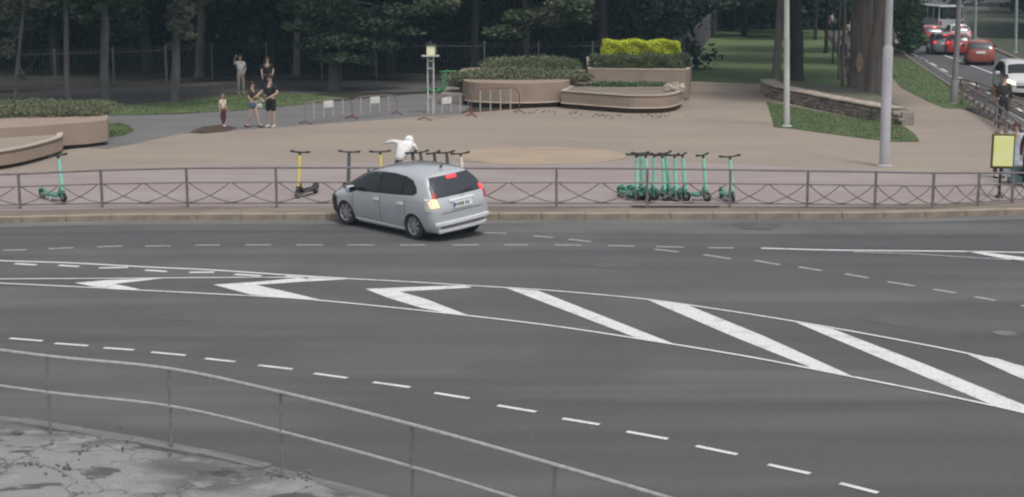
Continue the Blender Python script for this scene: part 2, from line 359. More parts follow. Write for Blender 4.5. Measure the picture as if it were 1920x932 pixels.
def strip_mb(line, wid, z):
    L, Rr = strip_poly(line, wid); n = len(L)
    return MB().add([(p.x, p.y, z) for p in L] + [(p.x, p.y, z) for p in Rr], [(i, n + i, n + i + 1, i + 1) for i in range(n - 1)])

# ================================================================ SETTING
# ground, one large sheet
sheet('ground', [(-900, -300), (900, -300), (900, 1500), (-900, 1500)], -0.03, M['soil'])
KERB = [(-900, 428), (-300, 424), (0, 419), (250, 414), (500, 413), (960, 412), (1400, 411), (1650, 410), (1920, 403), (2250, 394)]
kerb_line = smooth_line([at(px, py, 0) for px, py in KERB[1:]], 6)
# road under everything between the near pavement and far kerb
road_poly = [Vector((-60, kerb_line[0].y + 0.2, 0))] + [p + Vector((0, 0.05, 0)) for p in kerb_line] + [Vector((60, kerb_line[-1].y, 0)), Vector((60, 2, 0)), Vector((-60, 2, 0))]
road = sheet('road', road_poly, 0.0, M['asphalt'])
# kerb stones
kerb = thing('kerb', None, None); kerb['kind'] = 'structure'
del_keys = []
# resample the kerb line at 1 m
def resample(line, step):
    out = [line[0]]; acc = 0
    for a, b in zip(line, line[1:]):
        d = (b - a).length
        while acc + d >= step:
            t = (step - acc) / d; a = a.lerp(b, t); out.append(a.copy()); d = (b - a).length; acc = 0
        acc += d
    return out
ks = resample(kerb_line, 1.0)
stone_me = MB().box((0, 0, 0), (0.993, 0.22, 0.24), bev=0.012).mesh('kerb_stone'); stone_me.materials.append(M['kerb'])
for a, b in zip(ks, ks[1:]):
    o = bpy.data.objects.new('kerb_stone', stone_me); C.objects.link(o); o.parent = kerb
    m_ = (a + b) / 2; o.location = (m_.x, m_.y + 0.11, 0.025 + random.uniform(-.004, .004)); o.rotation_euler = (0, 0, math.atan2(b.y - a.y, b.x - a.x) + random.uniform(-.004, .004))
obj('gutter', strip_mb([p + Vector((0, -0.28, 0)) for p in kerb_line], 0.55, 0.004), M['gutter'], kind='structure')
# park side: terrain slab at 0.12
AV_L = [(2250, 330), (2080, 300), (1990, 275), (1920, 250), (1870, 221), (1820, 190), (1750, 143), (1700, 108), (1680, 84), (1686, 60), (1700, 40), (1715, 22), (1725, 5), (1735, -20)]
AV_R = [(1800, -20), (1795, 5), (1790, 25), (1798, 45), (1815, 62), (1850, 86), (1920, 118), (2050, 170), (2300, 230)]
avl = smooth_line([at(x, y) for x, y in AV_L], 5)
back = [Vector((p.x, p.y + 0.2, 0)) for p in kerb_line]
corner = at(2250, 386)
park = [Vector((-300, back[0].y, 0))] + back + [p for p in avl[1:]] + [Vector((100, 900, 0)), Vector((-300, 900, 0))]
sheet('park_ground', park, 0.118, M['soil'])
# avenue
avr = smooth_line([at(x, y) for x, y in AV_R], 5)
sheet('avenue', avl[::1] + avr, 0.006, M['avenue'])
av_k = []
obj('avenue_kerb', MB().tube([p + Vector((0, 0, 0.06)) for p in avl], 0.09, 6), M['kerb'], kind='structure')
obj('avenue_kerb', MB().tube([p + Vector((0, 0, 0.06)) for p in avr], 0.09, 6), M['kerb'], kind='structure')
sheet('far_pavement', avr + [Vector((p.x + 4, p.y, 0)) for p in avr[::-1]], 0.012, M['park_path'])

# plaza
G = lambda L: [at(x, y, PZ) for x, y in L]
plaza_pts = [(-300, 404), (0, 402), (500, 395), (960, 394), (1400, 393), (1650, 392), (1920, 386), (2250, 375), (2100, 318), (2000, 290),
             (1935, 262), (1880, 238), (1840, 218), (1800, 203), (1745, 190), (1700, 165), (1668, 135), (1640, 140), (1630, 150),
             (1600, 175), (1440, 158), (1400, 156), (1290, 152), (1280, 165), (1100, 195), (860, 212), (760, 219), (560, 234), (340, 248), (210, 270), (100, 284), (-20, 300), (-300, 330)]
sheet('plaza', G(plaza_pts), PZ, M['plaza'])
sheet('fence_side_paving', G([(-300, 408), (0, 398), (500, 391), (960, 390), (1400, 390), (1650, 390), (1920, 384), (2250, 372), (2150, 345), (1900, 325), (1640, 318), (1300, 306), (1150, 303), (870, 306), (500, 305), (200, 318), (0, 330), (-300, 345)]), PZ + .005, M['pink'])
sheet('fence_dirt_strip', [Vector((p.x, p.y + .2, 0)) for p in kerb_line] + [Vector((p.x, p.y + 1.0, 0)) for p in kerb_line[::-1]], PZ + .010, M['dirt'])
sheet('paving_circle', [at(1010, 292, PZ) + Vector((2.62 * math.cos(a), 2.1 * math.sin(a), 0)) for a in np.linspace(0, 2 * math.pi, 40, endpoint=False)], PZ + .010, M['sand_circle'])
sheet('grey_path', G([(-300, 300), (-20, 262), (200, 280), (340, 251), (560, 236), (760, 221), (860, 214), (900, 190), (860, 172), (760, 178), (600, 193), (470, 206), (330, 214), (200, 217), (-20, 225), (-300, 240)]), PZ + .004, M['grey_path'])
sheet('side_path', G([(1668, 135), (1640, 100), (1600, 62), (1572, 38), (1560, 20), (1530, 20), (1538, 50), (1570, 80), (1600, 115), (1640, 140)]), PZ + .004, M['park_path'])
sheet('path_by_lawn', G([(1290, 152), (1400, 156), (1440, 158), (1445, 185), (1440, 200), (1300, 195), (1275, 175)]), PZ + .004, M['plaza'])
sheet('park_path', G([(-400, 212), (0, 206), (200, 200), (450, 184), (620, 176), (800, 172), (860, 168), (860, 151), (430, 151), (350, 158), (0, 174), (-400, 190)]), PZ + .008, M['park_path'])
lawn1 = [(-300, 222), (0, 222), (205, 217), (330, 213), (470, 206), (600, 193), (640, 184), (560, 176), (440, 178), (330, 191), (200, 200), (0, 204), (-300, 210)]
sheet('lawn', G(lawn1), PZ + .014, M['grass'])
lawn2 = [(200, 233), (225, 231), (245, 238), (252, 246), (235, 254), (200, 259)]
sheet('lawn', G(lawn2), PZ + .014, M['grass'])
lawn3 = [(1437, 192), (1445, 215), (1452, 239), (1480, 241), (1560, 252), (1620, 260), (1670, 266), (1724, 266), (1712, 250), (1690, 236), (1640, 228), (1560, 215), (1500, 203)]
sheet('lawn', G(lawn3), PZ + .014, M['grass'])
lawn4 = [(1282, 150), (1360, 154), (1440, 158), (1520, 165), (1590, 170), (1585, 130), (1545, 60), (1520, 20), (1360, 20), (1335, 60), (1290, 122)]
sheet('lawn', G(lawn4), PZ + .014, M['grass'])
lawn5 = [(1668, 140), (1690, 165), (1740, 190), (1770, 203), (1812, 205), (1840, 203), (1800, 178), (1750, 143), (1705, 112), (1660, 105)]
sheet('lawn', G(lawn5), PZ + .014, M['grass'])
lawn6 = [(1862, 84), (1920, 110), (2100, 185), (2500, 200), (2300, 60), (1950, 20), (1810, 20), (1812, 45), (1830, 62)]
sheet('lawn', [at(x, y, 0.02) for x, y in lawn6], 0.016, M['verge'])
sheet('soil_patch', G([(355, 249), (380, 238), (420, 235), (445, 240), (430, 246), (380, 251)]), PZ + .018, M['plinth'])

# grass blades, in tufts over the lawns one can see
def inside(poly, x, y):
    c = False; n = len(poly)
    for i in range(n):
        a, b = poly[i], poly[(i + 1) % n]
        if (a[1] > y) != (b[1] > y) and x < (b[0] - a[0]) * (y - a[1]) / (b[1] - a[1]) + a[0]: c = not c
    return c
def blades(poly, z, n, h):
    P = [(p.x, p.y) for p in poly]; xs = [p[0] for p in P]; ys = [p[1] for p in P]; v = []; f = []
    k = 0
    while k < n:
        x = random.uniform(min(xs), max(xs)); y = random.uniform(min(ys), max(ys))
        if not inside(P, x, y): continue
        k += 1; a = random.uniform(0, 6.28); ww = random.uniform(.008, .022); hh = h * random.uniform(.4, 1.2); o = len(v)
        v += [(x - ww * math.cos(a), y - ww * math.sin(a), z), (x + ww * math.cos(a), y + ww * math.sin(a), z), (x + random.uniform(-.05, .05), y + random.uniform(-.05, .05), z + hh)]
        f.append((o, o + 1, o + 2))
    return MB().add(v, f)
def raw_obj(name, mb, m, parent=None, **k):
    me = bpy.data.meshes.new(name); me.from_pydata(mb.v, [], mb.f)
    return obj(name, me, m, parent, **k)
for L_, n_, h_ in ((lawn1, 16000, .055), (lawn2, 1500, .055), (lawn3, 18000, .05), (lawn5, 7000, .055)):
    raw_obj('grass', blades(G(L_), PZ + .014, n_, h_), M['blade'], kind='stuff', label='short grass blades on the lawn', cat='grass')

# ---------------------------------------------------------------- markings
def dash(a, b, wid=0.11, m='paint', name='lane_dash', z=.008):
    pa, pb = at(*a), at(*b); line = [pa, pb]
    return obj(name, strip_mb(line, wid, z), M[m], road)
for (x0, y0, x1, y1) in [(5, 470, 50, 469), (92, 467, 138, 465), (182, 463.5, 228, 462), (272, 462, 320, 461.5), (366, 460.5, 412, 460), (460, 460, 508, 460), (556, 460, 606, 460),
                         (652, 460, 702, 460), (750, 460, 798, 460), (848, 460, 898, 460), (944, 460, 990, 460), (1040, 460, 1090, 460.5), (1140, 461, 1190, 462), (1230, 463, 1282, 464), (1328, 465, 1376, 465.5),
                         (905, 437, 950, 438)]:
    dash((x0, y0), (x1, y1), 0.12, 'worn_paint')
for (x0, y0, x1, y1) in [(1000, 443, 1038, 446), (1065, 449, 1108, 454), (1228, 468, 1272, 473), (1320, 478, 1370, 486), (1415, 489, 1462, 497), (1497, 501, 1540, 508), (1585, 514, 1628, 522), (1664, 529, 1715, 537),
                         (1750, 543, 1792, 550), (1828, 557, 1866, 564), (1915, 573, 1955, 581)]:
    dash((x0, y0), (x1, y1), 0.12, 'worn_paint')
for (x0, y0, x1, y1) in [(-70, 627, -5, 632), (18, 635, 80, 640), (103, 644.5, 165, 649), (195, 653, 251, 657), (284, 661, 348, 667), (385, 673, 441, 679), (484, 685.5, 548, 693), (589, 701, 651, 709.5), (700, 717.5, 769, 727), (815, 737.5, 880, 748),
                         (933, 761, 1005, 773), (1055, 785.5, 1124, 797), (1175, 810, 1252, 824), (1305, 837, 1382, 853), (1440, 872, 1519, 889), (1575, 907, 1646, 925), (1710, 943, 1790, 962)]:
    dash((x0, y0), (x1, y1), 0.085)
def line(L_, wid, m='paint', name='edge_line', z=.008):
    return obj(name, strip_mb(smooth_line([at(x, y) for x, y in L_], 6), wid, z), M[m], road)
line([(1427, 466), (1560, 469.5), (1700, 471), (1810, 472), (1920, 474), (2050, 476)], 0.12)
line([(1600, 473), (1700, 476), (1800, 482), (1880, 487), (1990, 494)], 0.09, 'worn_paint')
line([(-100, 485), (0, 489.5), (130, 493.5), (270, 501), (400, 507), (520, 515), (650, 523)], 0.10)
for (x0, y0, x1, y1) in [(28, 495, 68, 497.5), (110, 498, 148, 500.5), (185, 503, 240, 502), (272, 507, 313, 510), (355, 511.5, 402, 511), (440, 515, 490, 518), (535, 519, 580, 522)]:
    dash((x0, y0), (x1, y1), 0.13)
line([(-100, 526), (0, 524), (200, 523), (400, 521.5), (560, 521), (650, 523.5), (760, 529), (875, 536), (960, 541), (1050, 547), (1210, 562), (1340, 580), (1480, 602), (1640, 630), (1810, 663), (1920, 690), (2080, 735)], 0.075, z=.012)
line([(-100, 528), (0, 532), (150, 539), (240, 544), (400, 552), (560, 561), (720, 576), (870, 592), (1050, 614), (1240, 643), (1420, 673), (1600, 708), (1760, 740), (1920, 775), (2060, 812)], 0.075, z=.012)
def patch(pts, name='gore_stripe', m='paint', z=.008):
    return sheet(name, [at(x, y) for x, y in pts], z, M[m], road, kind=None)
patch([(140, 531), (200, 526), (320, 521.5), (290, 524.5), (215, 533), (262, 543), (240, 544), (175, 538)])
patch([(400, 534.5), (490, 528.5), (560, 521.5), (655, 524), (560, 529.5), (480, 535), (530, 546), (600, 562.5), (560, 561), (470, 553)])
patch([(685, 542.5), (770, 539), (870, 535.5), (885, 540), (750, 547.5), (800, 562), (878, 592), (850, 590), (790, 578), (730, 560)])
patch([(950, 541), (1010, 546), (1262, 645), (1190, 633)])
patch([(1212, 562), (1285, 571), (1430, 630), (1600, 707), (1530, 694), (1380, 634)])
patch([(1489, 604), (1560, 617), (1740, 686), (1925, 762), (1925, 776), (1860, 760), (1640, 668)])
patch([(1812, 664), (1870, 673), (1990, 712), (2100, 760), (2060, 768), (1900, 704)])
patch([(1812, 472), (1840, 473), (1950, 487), (2060, 498), (2000, 498), (1900, 489)])
for L_, wd in (([(0, 440), (400, 434), (800, 436), (1300, 440), (1900, 445)], .025),):
    line(L_, wd, 'tar', 'tar_seam', .005)
for pts in ([(1130, 486), (1205, 492), (1190, 507), (1112, 500)], [(300, 585), (392, 590), (380, 604), (285, 598)], [(1655, 585), (1740, 600), (1715, 618), (1630, 602)]):
    patch(pts, 'repair_patch', 'repair', .0045)
# manhole covers
def manhole(px, py, r, m='manhole', label=''):
    t = thing('manhole_cover', label, 'manhole cover', at(px, py))
    mb = MB().lathe([(r, 0), (r, .010), (r * .97, .014)], 28); obj('frame', mb, M['gutter'], t, smooth=False)
    obj('lid', MB().lathe([(r * .8, 0.0), (r * .8, .018), (r * .75, .022)], 28), M[m], t)
manhole(1884, 626, .19, label='round pale manhole cover in the road at the right edge')
# gutter drain scar near far kerb
sheet('asphalt_patch', [at(x, y) for x, y in [(1372, 421), (1390, 417), (1440, 418), (1468, 423), (1440, 431), (1395, 430)]], .009, M['dirt_dark'], road, kind=None)

# ---------------------------------------------------------------- near pavement (broken concrete) and its kerb
NK = [(-300, 745), (0, 786), (90, 803), (180, 813), (320, 838), (450, 868), (530, 888), (640, 916), (720, 938), (900, 990), (1200, 1090)]
nkl = smooth_line([at(x, y, .10) for x, y in NK], 8)
np_poly = nkl + [Vector((nkl[-1].x, 3, 0)), Vector((-30, 3, 0)), Vector((-30, nkl[0].y, 0))]
def near_pavement():
    P = [(p.x, p.y) for p in np_poly]
    # grid clipped to the outline and displaced a little: broken, uneven slab
    pts = [Vector(p) for p in P]; edges = [(i, (i + 1) % len(P)) for i in range(len(P))]
    for i in range(7000):
        x = random.uniform(-9, 4); y = random.uniform(10, 21)
        if inside(P, x, y): pts.append(Vector((x, y)))
    r = delaunay_2d_cdt(pts, edges, [], 1, 1e-4)
    from mathutils import noise
    v = []
    for p in r[0]:
        h = noise.noise(Vector((p.x * 1.1, p.y * 1.3, 0))) * .03 + noise.noise(Vector((p.x * 4, p.y * 4, 5))) * .018
        e = noise.noise(Vector((p.x * .8, p.y * .9, 9)))
        if e > .18: h -= .035
        v.append((p.x, p.y, .10 + h))
    mb = MB().add(v, r[2]); o = obj('near_pavement', mb, M['broken'], kind='structure')
    bm = bmesh.new(); bm.from_mesh(o.data)
    for f in bm.faces:
        if f.normal.z < 0: f.normal_flip()
    bm.to_mesh(o.data); bm.free()
near_pavement()
nk = thing('near_kerb', None, None); nk['kind'] = 'structure'
kr = resample(nkl, 1.0)
grey_me = stone_me.copy(); grey_me.materials[0] = layered('grey_kerb_stone', (0.2, 0.198, 0.196), [((0.13, 0.128, 0.127), 1.5, (1, 1, 1), 0, 0.45, 0.65, 0.8), ((0.27, 0.265, 0.26), 4, (1, 1, 1), 0, 0.55, 0.7, 0.7)])
for i, (a, b) in enumerate(zip(kr, kr[1:])):
    o = bpy.data.objects.new('kerb_stone', grey_me); C.objects.link(o); o.parent = nk
    m_ = (a + b) / 2; o.location = (m_.x, m_.y + .05, 0.0 + random.uniform(-.02, .012)); o.scale = (1, .8, 1)
    o.rotation_euler = (random.uniform(-.03, .03), random.uniform(-.015, .015), math.atan2(b.y - a.y, b.x - a.x) + random.uniform(-.02, .02))
def rubble(name, centers, spread, n, size, m, z, label):
    mb = MB()
    for k in range(n):
        c = random.choice(centers); a = random.uniform(0, 6.28); d = abs(random.gauss(0, spread))
        s_ = size * random.uniform(.4, 1.5)
        mb.box((c[0] + d * math.cos(a), c[1] + d * math.sin(a), z + s_ * .2), (s_, s_ * random.uniform(.5, 1), s_ * .5), rot=Matrix.Rotation(random.uniform(0, 3), 3, Vector((random.random(), random.random(), 1)).normalized()))
    return raw_obj(name, mb, m, kind='stuff', label=label, cat='rubble')
rubble('concrete_rubble', [at(x, y, .1) for x, y in [(150, 830), (170, 838), (235, 826), (330, 842), (420, 868), (540, 895), (570, 900), (60, 870), (120, 880), (50, 895), (30, 810)]], .25, 70, .035, M['grey_chip'], .10, 'crumbled concrete chips along the broken near kerb')

# ---------------------------------------------------------------- near steel railing
def railing():
    hgt = 1.0
    posts = []
    for (px, py) in [(-140, 775), (95, 812), (322, 840), (530, 892)]:
        posts.append(at(px, py, .10))
    # further posts found from where the top rail passes
    for (px, py) in [(772, 797), (1040, 872), (1330, 958), (1640, 1060)]:
        p = at(px, py, .10 + hgt); posts.append(Vector((p.x, p.y, .10)))
    t = thing('steel_railing', 'curved galvanised two-rail steel railing in the foreground', 'railing', posts[1])
    o = posts[1]
    L_ = smooth_line([p - o + Vector((0, 0, hgt)) for p in posts], 8)
    obj('top_rail', MB().tube(L_, .024, 10), M['steel'], t, smooth=True)
    for a, b in zip(posts, posts[1:]):
        i = posts.index(a); seg = L_[i * 8:i * 8 + 9]
        obj('middle_rail', MB().tube([p - Vector((0, 0, .47)) for p in seg], .021, 8), M['steel'], t, smooth=True)
    for p in posts:
        q = p - o
        po = obj('post', MB().tube([q + Vector((0, 0, -.05)), q + Vector((0, 0, hgt))], .019, 8), M['steel_dark'], t, smooth=True)
        obj('weld_collar', MB().tube([q + Vector((0, 0, .51)), q + Vector((0, 0, .55))], .026, 8), M['steel'], po)
    for p in posts: print('RAIL', p[:], )
railing()

# ---------------------------------------------------------------- pavement fence with crossing arcs
def arc_fence(bases, heights, name, label, m, rr=1.0):
    o = bases[0]; t = thing(name, label, 'fence', o)
    for i, p in enumerate(bases):
        q = p - o
        obj('post', MB().box((q.x, q.y, heights[i] / 2 - .02), (.055 * rr, .055 * rr, heights[i] + .04)), m, t)
    for i in range(len(bases) - 1):
        a, b = bases[i] - o, bases[i + 1] - o; ha, hb = heights[i], heights[i + 1]
        P = lambda u, k, dy=0: a.lerp(b, u) + Vector((0, dy, (ha * (1 - u) + hb * u) * k))
        obj('top_rail', MB().tube([P(0.0, .985), P(1.0, .985)], .026 * rr, 6), m, t)
        obj('middle_rail', MB().tube([P(0.012, .63), P(.988, .63)], .018 * rr, 6), m, t)
        obj('bottom_rail', MB().tube([P(0.012, .12), P(.988, .12)], .018 * rr, 6), m, t)
        for s0 in (0.02, 0.5):
            wd = .46
            for flip in (0, 1):
                pts = []
                for k in range(9):
                    u = k / 8; x = u * 1.0; zz = .13 + .5 * (u ** 1.9)
                    xx = s0 + wd * (1.18 * x - .18) if not flip else s0 + wd * (1 - (1.18 * x - .18))
                    xx = min(max(xx, .01), .99)
                    pts.append(P(xx, zz, .02 if flip else -.02))
                obj('curved_bar', MB().tube(pts, .014 * rr, 5), m, t)
    return t
fx = [(-290, 395), (-125, 394), (38, 392), (192, 390), (352, 390), (519, 390), (692, 390), (868, 390), (1043, 390), (1213, 390), (1368, 390), (1513, 391), (1640, 392), (1748, 392), (1833, 387), (1897, 382), (1950, 376), (1995, 369)]
ftop = [330, 329, 325, 318, 314, 313, 313, 314, 314, 315, 317, 319, 321, 323, 323, 323, 323, 322]
fb = [at(x, y, PZ) for x, y in fx]
fh = [(y - tp) / ppm(y) * 1.0 for (x, y), tp in zip(fx, ftop)]
arc_fence(fb, fh, 'pavement_fence', 'long low grey-brown fence of crossing arcs along the kerb', M['fence_paint'])
fx2 = [(1803, 193), (1826, 208), (1846, 221), (1866, 236), (1884, 253), (1904, 273), (1930, 300), (1962, 333), (1995, 369)]
fb2 = [at(x, y, PZ) for x, y in fx2]
arc_fence(fb2, [.78] * len(fx2), 'side_street_fence', 'fence of crossing arcs running back beside the avenue at the right', M['fence_paint'], 1.1)
fx3 = [(1800, 172), (1830, 180), (1862, 192), (1895, 206), (1930, 222), (1970, 240)]
fb3 = [at(x, y, .02) for x, y in fx3]
arc_fence(fb3, [.6] * len(fx3), 'median_fence', 'low orange-brown fence standing in the avenue behind the pavement fence', M['brown_paint'], 1.3)

# ---------------------------------------------------------------- iron park fence
def iron_fence(line_pts, h, name, label, spacing=2.65, posts_m=M['iron_post']):
    L_ = resample(smooth_line(line_pts, 10), spacing); o = L_[0]
    t = thing(name, label, 'fence', o)
    bars = MB()
    for p in L_:
        q = p - o
        obj('post', MB().box((q.x, q.y, h / 2), (.09, .09, h + .04)), posts_m, t)
        tip = obj('post_cap', MB().lathe([(.07, 0), (.07, .04), (.01, .1)], 8, c=(q.x, q.y, h + .02)), posts_m, t)
    for a, b in zip(L_, L_[1:]):
        a, b = a - o, b - o
        for k in (.12, .93):
            obj('rail', MB().tube([a + Vector((0, 0, h * k)), b + Vector((0, 0, h * k))], .022, 5), M['iron'], t)
        n = 16
        for i in range(1, n):
            p = a.lerp(b, i / n); bars.tube([p + Vector((0, 0, .06)), p + Vector((0, 0, h * .98))], .011, 4)
            bars.tube([p + Vector((0, 0, h * .98)), p + Vector((0, 0, h * 1.0 + .03)), p + Vector((0, 0, h + .1))], [.011, .03, .003], 4)
    raw_obj('spear_bars', bars, M['iron_tip'], t, kind='stuff')
M['iron_tip'] = mat('iron_bar', (0.045, 0.047, 0.052), rough=0.5)
iron_fence(G([(-250, 182), (0, 172), (190, 165), (350, 156), (430, 151), (650, 149), (900, 148), (1265, 148)]), 1.72, 'park_iron_fence', 'dark spear-topped iron park fence in front of the wood')
iron_fence(G([(1265, 146), (1292, 122), (1318, 88), (1338, 64), (1355, 46)]), 1.72, 'receding_iron_fence', 'iron fence with pale posts running back beside the dark lawn', posts_m=M['pole_grey'])
# low retaining edge at fence foot
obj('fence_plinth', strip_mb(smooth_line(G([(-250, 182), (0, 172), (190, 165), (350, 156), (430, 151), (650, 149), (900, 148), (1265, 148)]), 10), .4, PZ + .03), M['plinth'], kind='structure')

# ================================================================ PLANTERS
def wall_prism(t, o, poly, z0, z1, m=None, inset=.16, name='wall', coping=True, plinth=True):
    """stone trough standing on a recessed dark plinth; poly in world coordinates"""
    c = sum(poly, Vector((0, 0, 0))) / len(poly)
    loc = [p - o for p in poly]
    def inn(d):
        out = []
        n = len(poly)
        for i, p in enumerate(loc):
            a = loc[i - 1]; b = loc[(i + 1) % n]; tt = (b - a).normalized(); nn = Vector((-tt.y, tt.x, 0))
            if nn.dot((c - o) - p) < 0: nn = -nn
            out.append(p + nn * d)
        return out
    if plinth: obj('plinth', MB().prism(inn(inset), 0, z0 + .01), M['plinth'], t)  # shade under the overhang is put into this dark colour
    obj(name, MB().prism(loc, z0, z1), m or M['concrete_tan'], t)
    if coping:
        n = len(loc); a = inn(-.015); b = inn(.16)
        mb = MB(); z = z1 + .002
        v = [(p.x, p.y, z) for p in a] + [(p.x, p.y, z) for p in b] + [(p.x, p.y, z + .045) for p in a] + [(p.x, p.y, z + .045) for p in b]
        f = []
        for i in range(n):
            j = (i + 1) % n
            f += [(i, j, n + j, n + i), (2 * n + i, 3 * n + i, 3 * n + j, 2 * n + j), (i, 2 * n + i, 2 * n + j, j), (n + i, n + j, 3 * n + j, 3 * n + i)]
        obj('coping', mb.add(v, f), M['coping'], t)
    return inn
def leafmass(blobs, n, size, flat=0.5, surf=True, seed=0):
    """leaf faces scattered through ellipsoids: blobs = [(centre, (rx,ry,rz))]; thousands of small quads"""
    r = np.random.default_rng(seed)
    vol = np.array([b[1][0] * b[1][1] * b[1][2] for b in blobs]); vol = vol ** .75; vol /= vol.sum()
    V = []; 
    for (c, rad), w_ in zip(blobs, vol):
        k = max(12, int(n * w_))
        d = r.normal(size=(k, 3)); d /= np.linalg.norm(d, axis=1)[:, None]
        rr = (r.random(k) ** (0.22 if surf else .4))[:, None]
        p = d * rr * np.array(rad) * (1 + .16 * r.normal(size=(k, 1))) + np.array(c)
        # clumpiness
        a = r.normal(size=(k, 3)); a /= np.linalg.norm(a, axis=1)[:, None]; a[:, 2] *= flat
        b = np.cross(a, r.normal(size=(k, 3))); b /= np.linalg.norm(b, axis=1)[:, None]
        s = (size * r.uniform(.5, 1.5, k))[:, None]
        V.append(np.stack([p - a * s - b * s * .25, p + a * s * .1 - b * s * .5, p + a * s, p + b * s * .5], axis=1))
    V = np.concatenate(V).reshape(-1, 3)
    me = bpy.data.meshes.new('leaves'); k = len(V) // 4
    me.vertices.add(len(V)); me.vertices.foreach_set('co', V.astype(np.float32).ravel())
    me.loops.add(len(V)); me.loops.foreach_set('vertex_index', np.arange(len(V), dtype=np.int32))
    me.polygons.add(k); me.polygons.foreach_set('loop_start', np.arange(0, 4 * k, 4, dtype=np.int32))
    me.update(calc_edges=True); return me
def boxmass(x0, x1, y0, y1, z0, z1, n, size, seed=0, rough=.05):
    r = np.random.default_rng(seed)
    # points near the faces of a clipped hedge
    p = np.stack([r.uniform(x0, x1, n), r.uniform(y0, y1, n), r.uniform(z0, z1, n)], 1)
    face = r.integers(0, 3, n); s = r.integers(0, 2, n)
    q = r.random(n) < .8
    p[(face == 0) & q, 1] = y0; p[(face == 1) & q, 2] = z1
    m_ = (face == 2) & q; p[m_, 0] = np.where(s[m_] == 0, x0, x1)
    p += r.normal(size=(n, 3)) * rough + .04 * np.sin(p[:, [0]] * 5 + p[:, [2]] * 7)
    a = r.normal(size=(n, 3)); a /= np.linalg.norm(a, axis=1)[:, None]
    b = np.cross(a, r.normal(size=(n, 3))); b /= np.linalg.norm(b, axis=1)[:, None]
    sz = (size * r.uniform(.5, 1.4, n))[:, None]
    V = np.stack([p - a * sz, p - b * sz * .5, p + a * sz, p + b * sz * .5], 1).reshape(-1, 3)
    me = bpy.data.meshes.new('leaves')
    me.vertices.add(len(V)); me.vertices.foreach_set('co', V.astype(np.float32).ravel())
    me.loops.add(len(V)); me.loops.foreach_set('vertex_index', np.arange(len(V), dtype=np.int32))
    me.polygons.add(n); me.polygons.foreach_set('loop_start', np.arange(0, 4 * n, 4, dtype=np.int32))
    me.update(calc_edges=True); return me
def shrub(name, label, cat, base, me, m, stems=4, spread=.6, h=.4):
    t = thing(name, label, cat, base)
    obj('foliage', me, m, t)
    mb = MB()
    for k in range(stems):
        a = random.uniform(-1, 1) * spread; mb.tube([(a * .3, 0, 0), (a * .7, .05, h * .5), (a, random.uniform(-.1, .1), h)], [.03, .02, .008], 5)
    obj('stem', mb, M['bark_dark'], t)
    return t

# left two-tier planter
pl_o = at(60, 300, PZ)
t = thing('left_stone_planter', 'two-tier curved tan concrete planter at the left edge', 'planter', pl_o)
lowp = smooth_line(G([(-260, 345), (-120, 334), (0, 319), (60, 307), (112, 291), (119, 283)]), 5) + smooth_line(G([(119, 270), (40, 277), (-260, 300)]), 2)
wall_prism(t, pl_o, lowp, .12, .50, name='lower_wall')
upp = smooth_line(G([(-260, 300), (-120, 296), (0, 290), (90, 284), (125, 280), (165, 277), (203, 272)]), 4) + smooth_line(G([(205, 262), (150, 250), (-260, 262)]), 2)
wall_prism(t, pl_o, upp, .12, .80, name='upper_wall', coping=False)
obj('soil_bed', MB().prism([p - pl_o for p in lowp], .42, .505), M['plaza'], t)
# low carpet of juniper over it
for i, (px, g, rx, ry, rz, zc, lab) in enumerate([(-90, 262, 2.6, 1.6, .28, .98, 'low juniper shrub spilling over the left planter, cut by the frame edge'), (70, 258, 1.7, 1.5, .26, .98, 'low spreading juniper shrub in the middle of the left planter'), (165, 256, 1.0, 1.3, .22, .95, 'low juniper shrub at the right end of the left planter')]):
    c = at(px, g, PZ)
    me = leafmass([((0, 0, zc), (rx, ry, rz)), ((rx * .4, -.6, zc - .02), (rx * .5, .8, rz * .9)), ((-rx * .4, -.7, zc - .04), (rx * .5, .7, rz * .9))], 22000, .03, seed=50 + i)
    shrub('juniper_shrub', lab, 'shrub', c, me, M['juniper'], 5, rx * .5, .95)

# central planter
cp = at(1080, 200, PZ)
t = thing('central_stone_planter', 'curved multi-tier tan concrete planter in the middle of the plaza', 'planter', cp)
p1 = smooth_line(G([(866, 186), (874, 198), (920, 202), (985, 203), (1040, 201), (1062, 198), (1070, 192)]), 5) + smooth_line(G([(1100, 172), (1000, 166), (880, 168), (862, 176)]), 3)
wall_prism(t, cp, p1, .22, .98, name='bulging_wall', coping=False)
p2 = smooth_line(G([(1052, 203), (1090, 206), (1140, 210), (1190, 213), (1245, 212), (1272, 206), (1280, 198)]), 5) + smooth_line(G([(1284, 184), (1200, 186), (1080, 186)]), 2)
wall_prism(t, cp, p2, .22, .66, name='front_wall')
obj('soil_bed', MB().prism([p - cp for p in p2], .6, .665), M['dirt'], t)
p3 = G([(1102, 185), (1200, 187), (1284, 188), (1292, 186)]) + G([(1296, 160), (1200, 158), (1100, 158)])
wall_prism(t, cp, p3, .05, 1.24, name='back_wall', plinth=False)
obj('white_base_ledge', MB().tube([p - cp + Vector((0, 0, .21)) for p in p1[:31]], .03, 5), M['coping'], t)
obj('white_base_ledge', MB().tube([p - cp + Vector((0, 0, .21)) for p in p2[:31]], .03, 5), M['coping'], t)
mb = MB()
for k in range(26):
    q = at(random.uniform(1248, 1280), random.uniform(190, 204), PZ) - cp
    mb.box((q.x, q.y, .70 + random.uniform(0, .1)), (random.uniform(.15, .3), random.uniform(.1, .3), .08), rot=Matrix.Rotation(random.uniform(-.5, .5), 3, Vector((random.random(), 1, random.random())).normalized()))
raw_obj('broken_slabs', mb, M['coping'], t, kind='stuff')
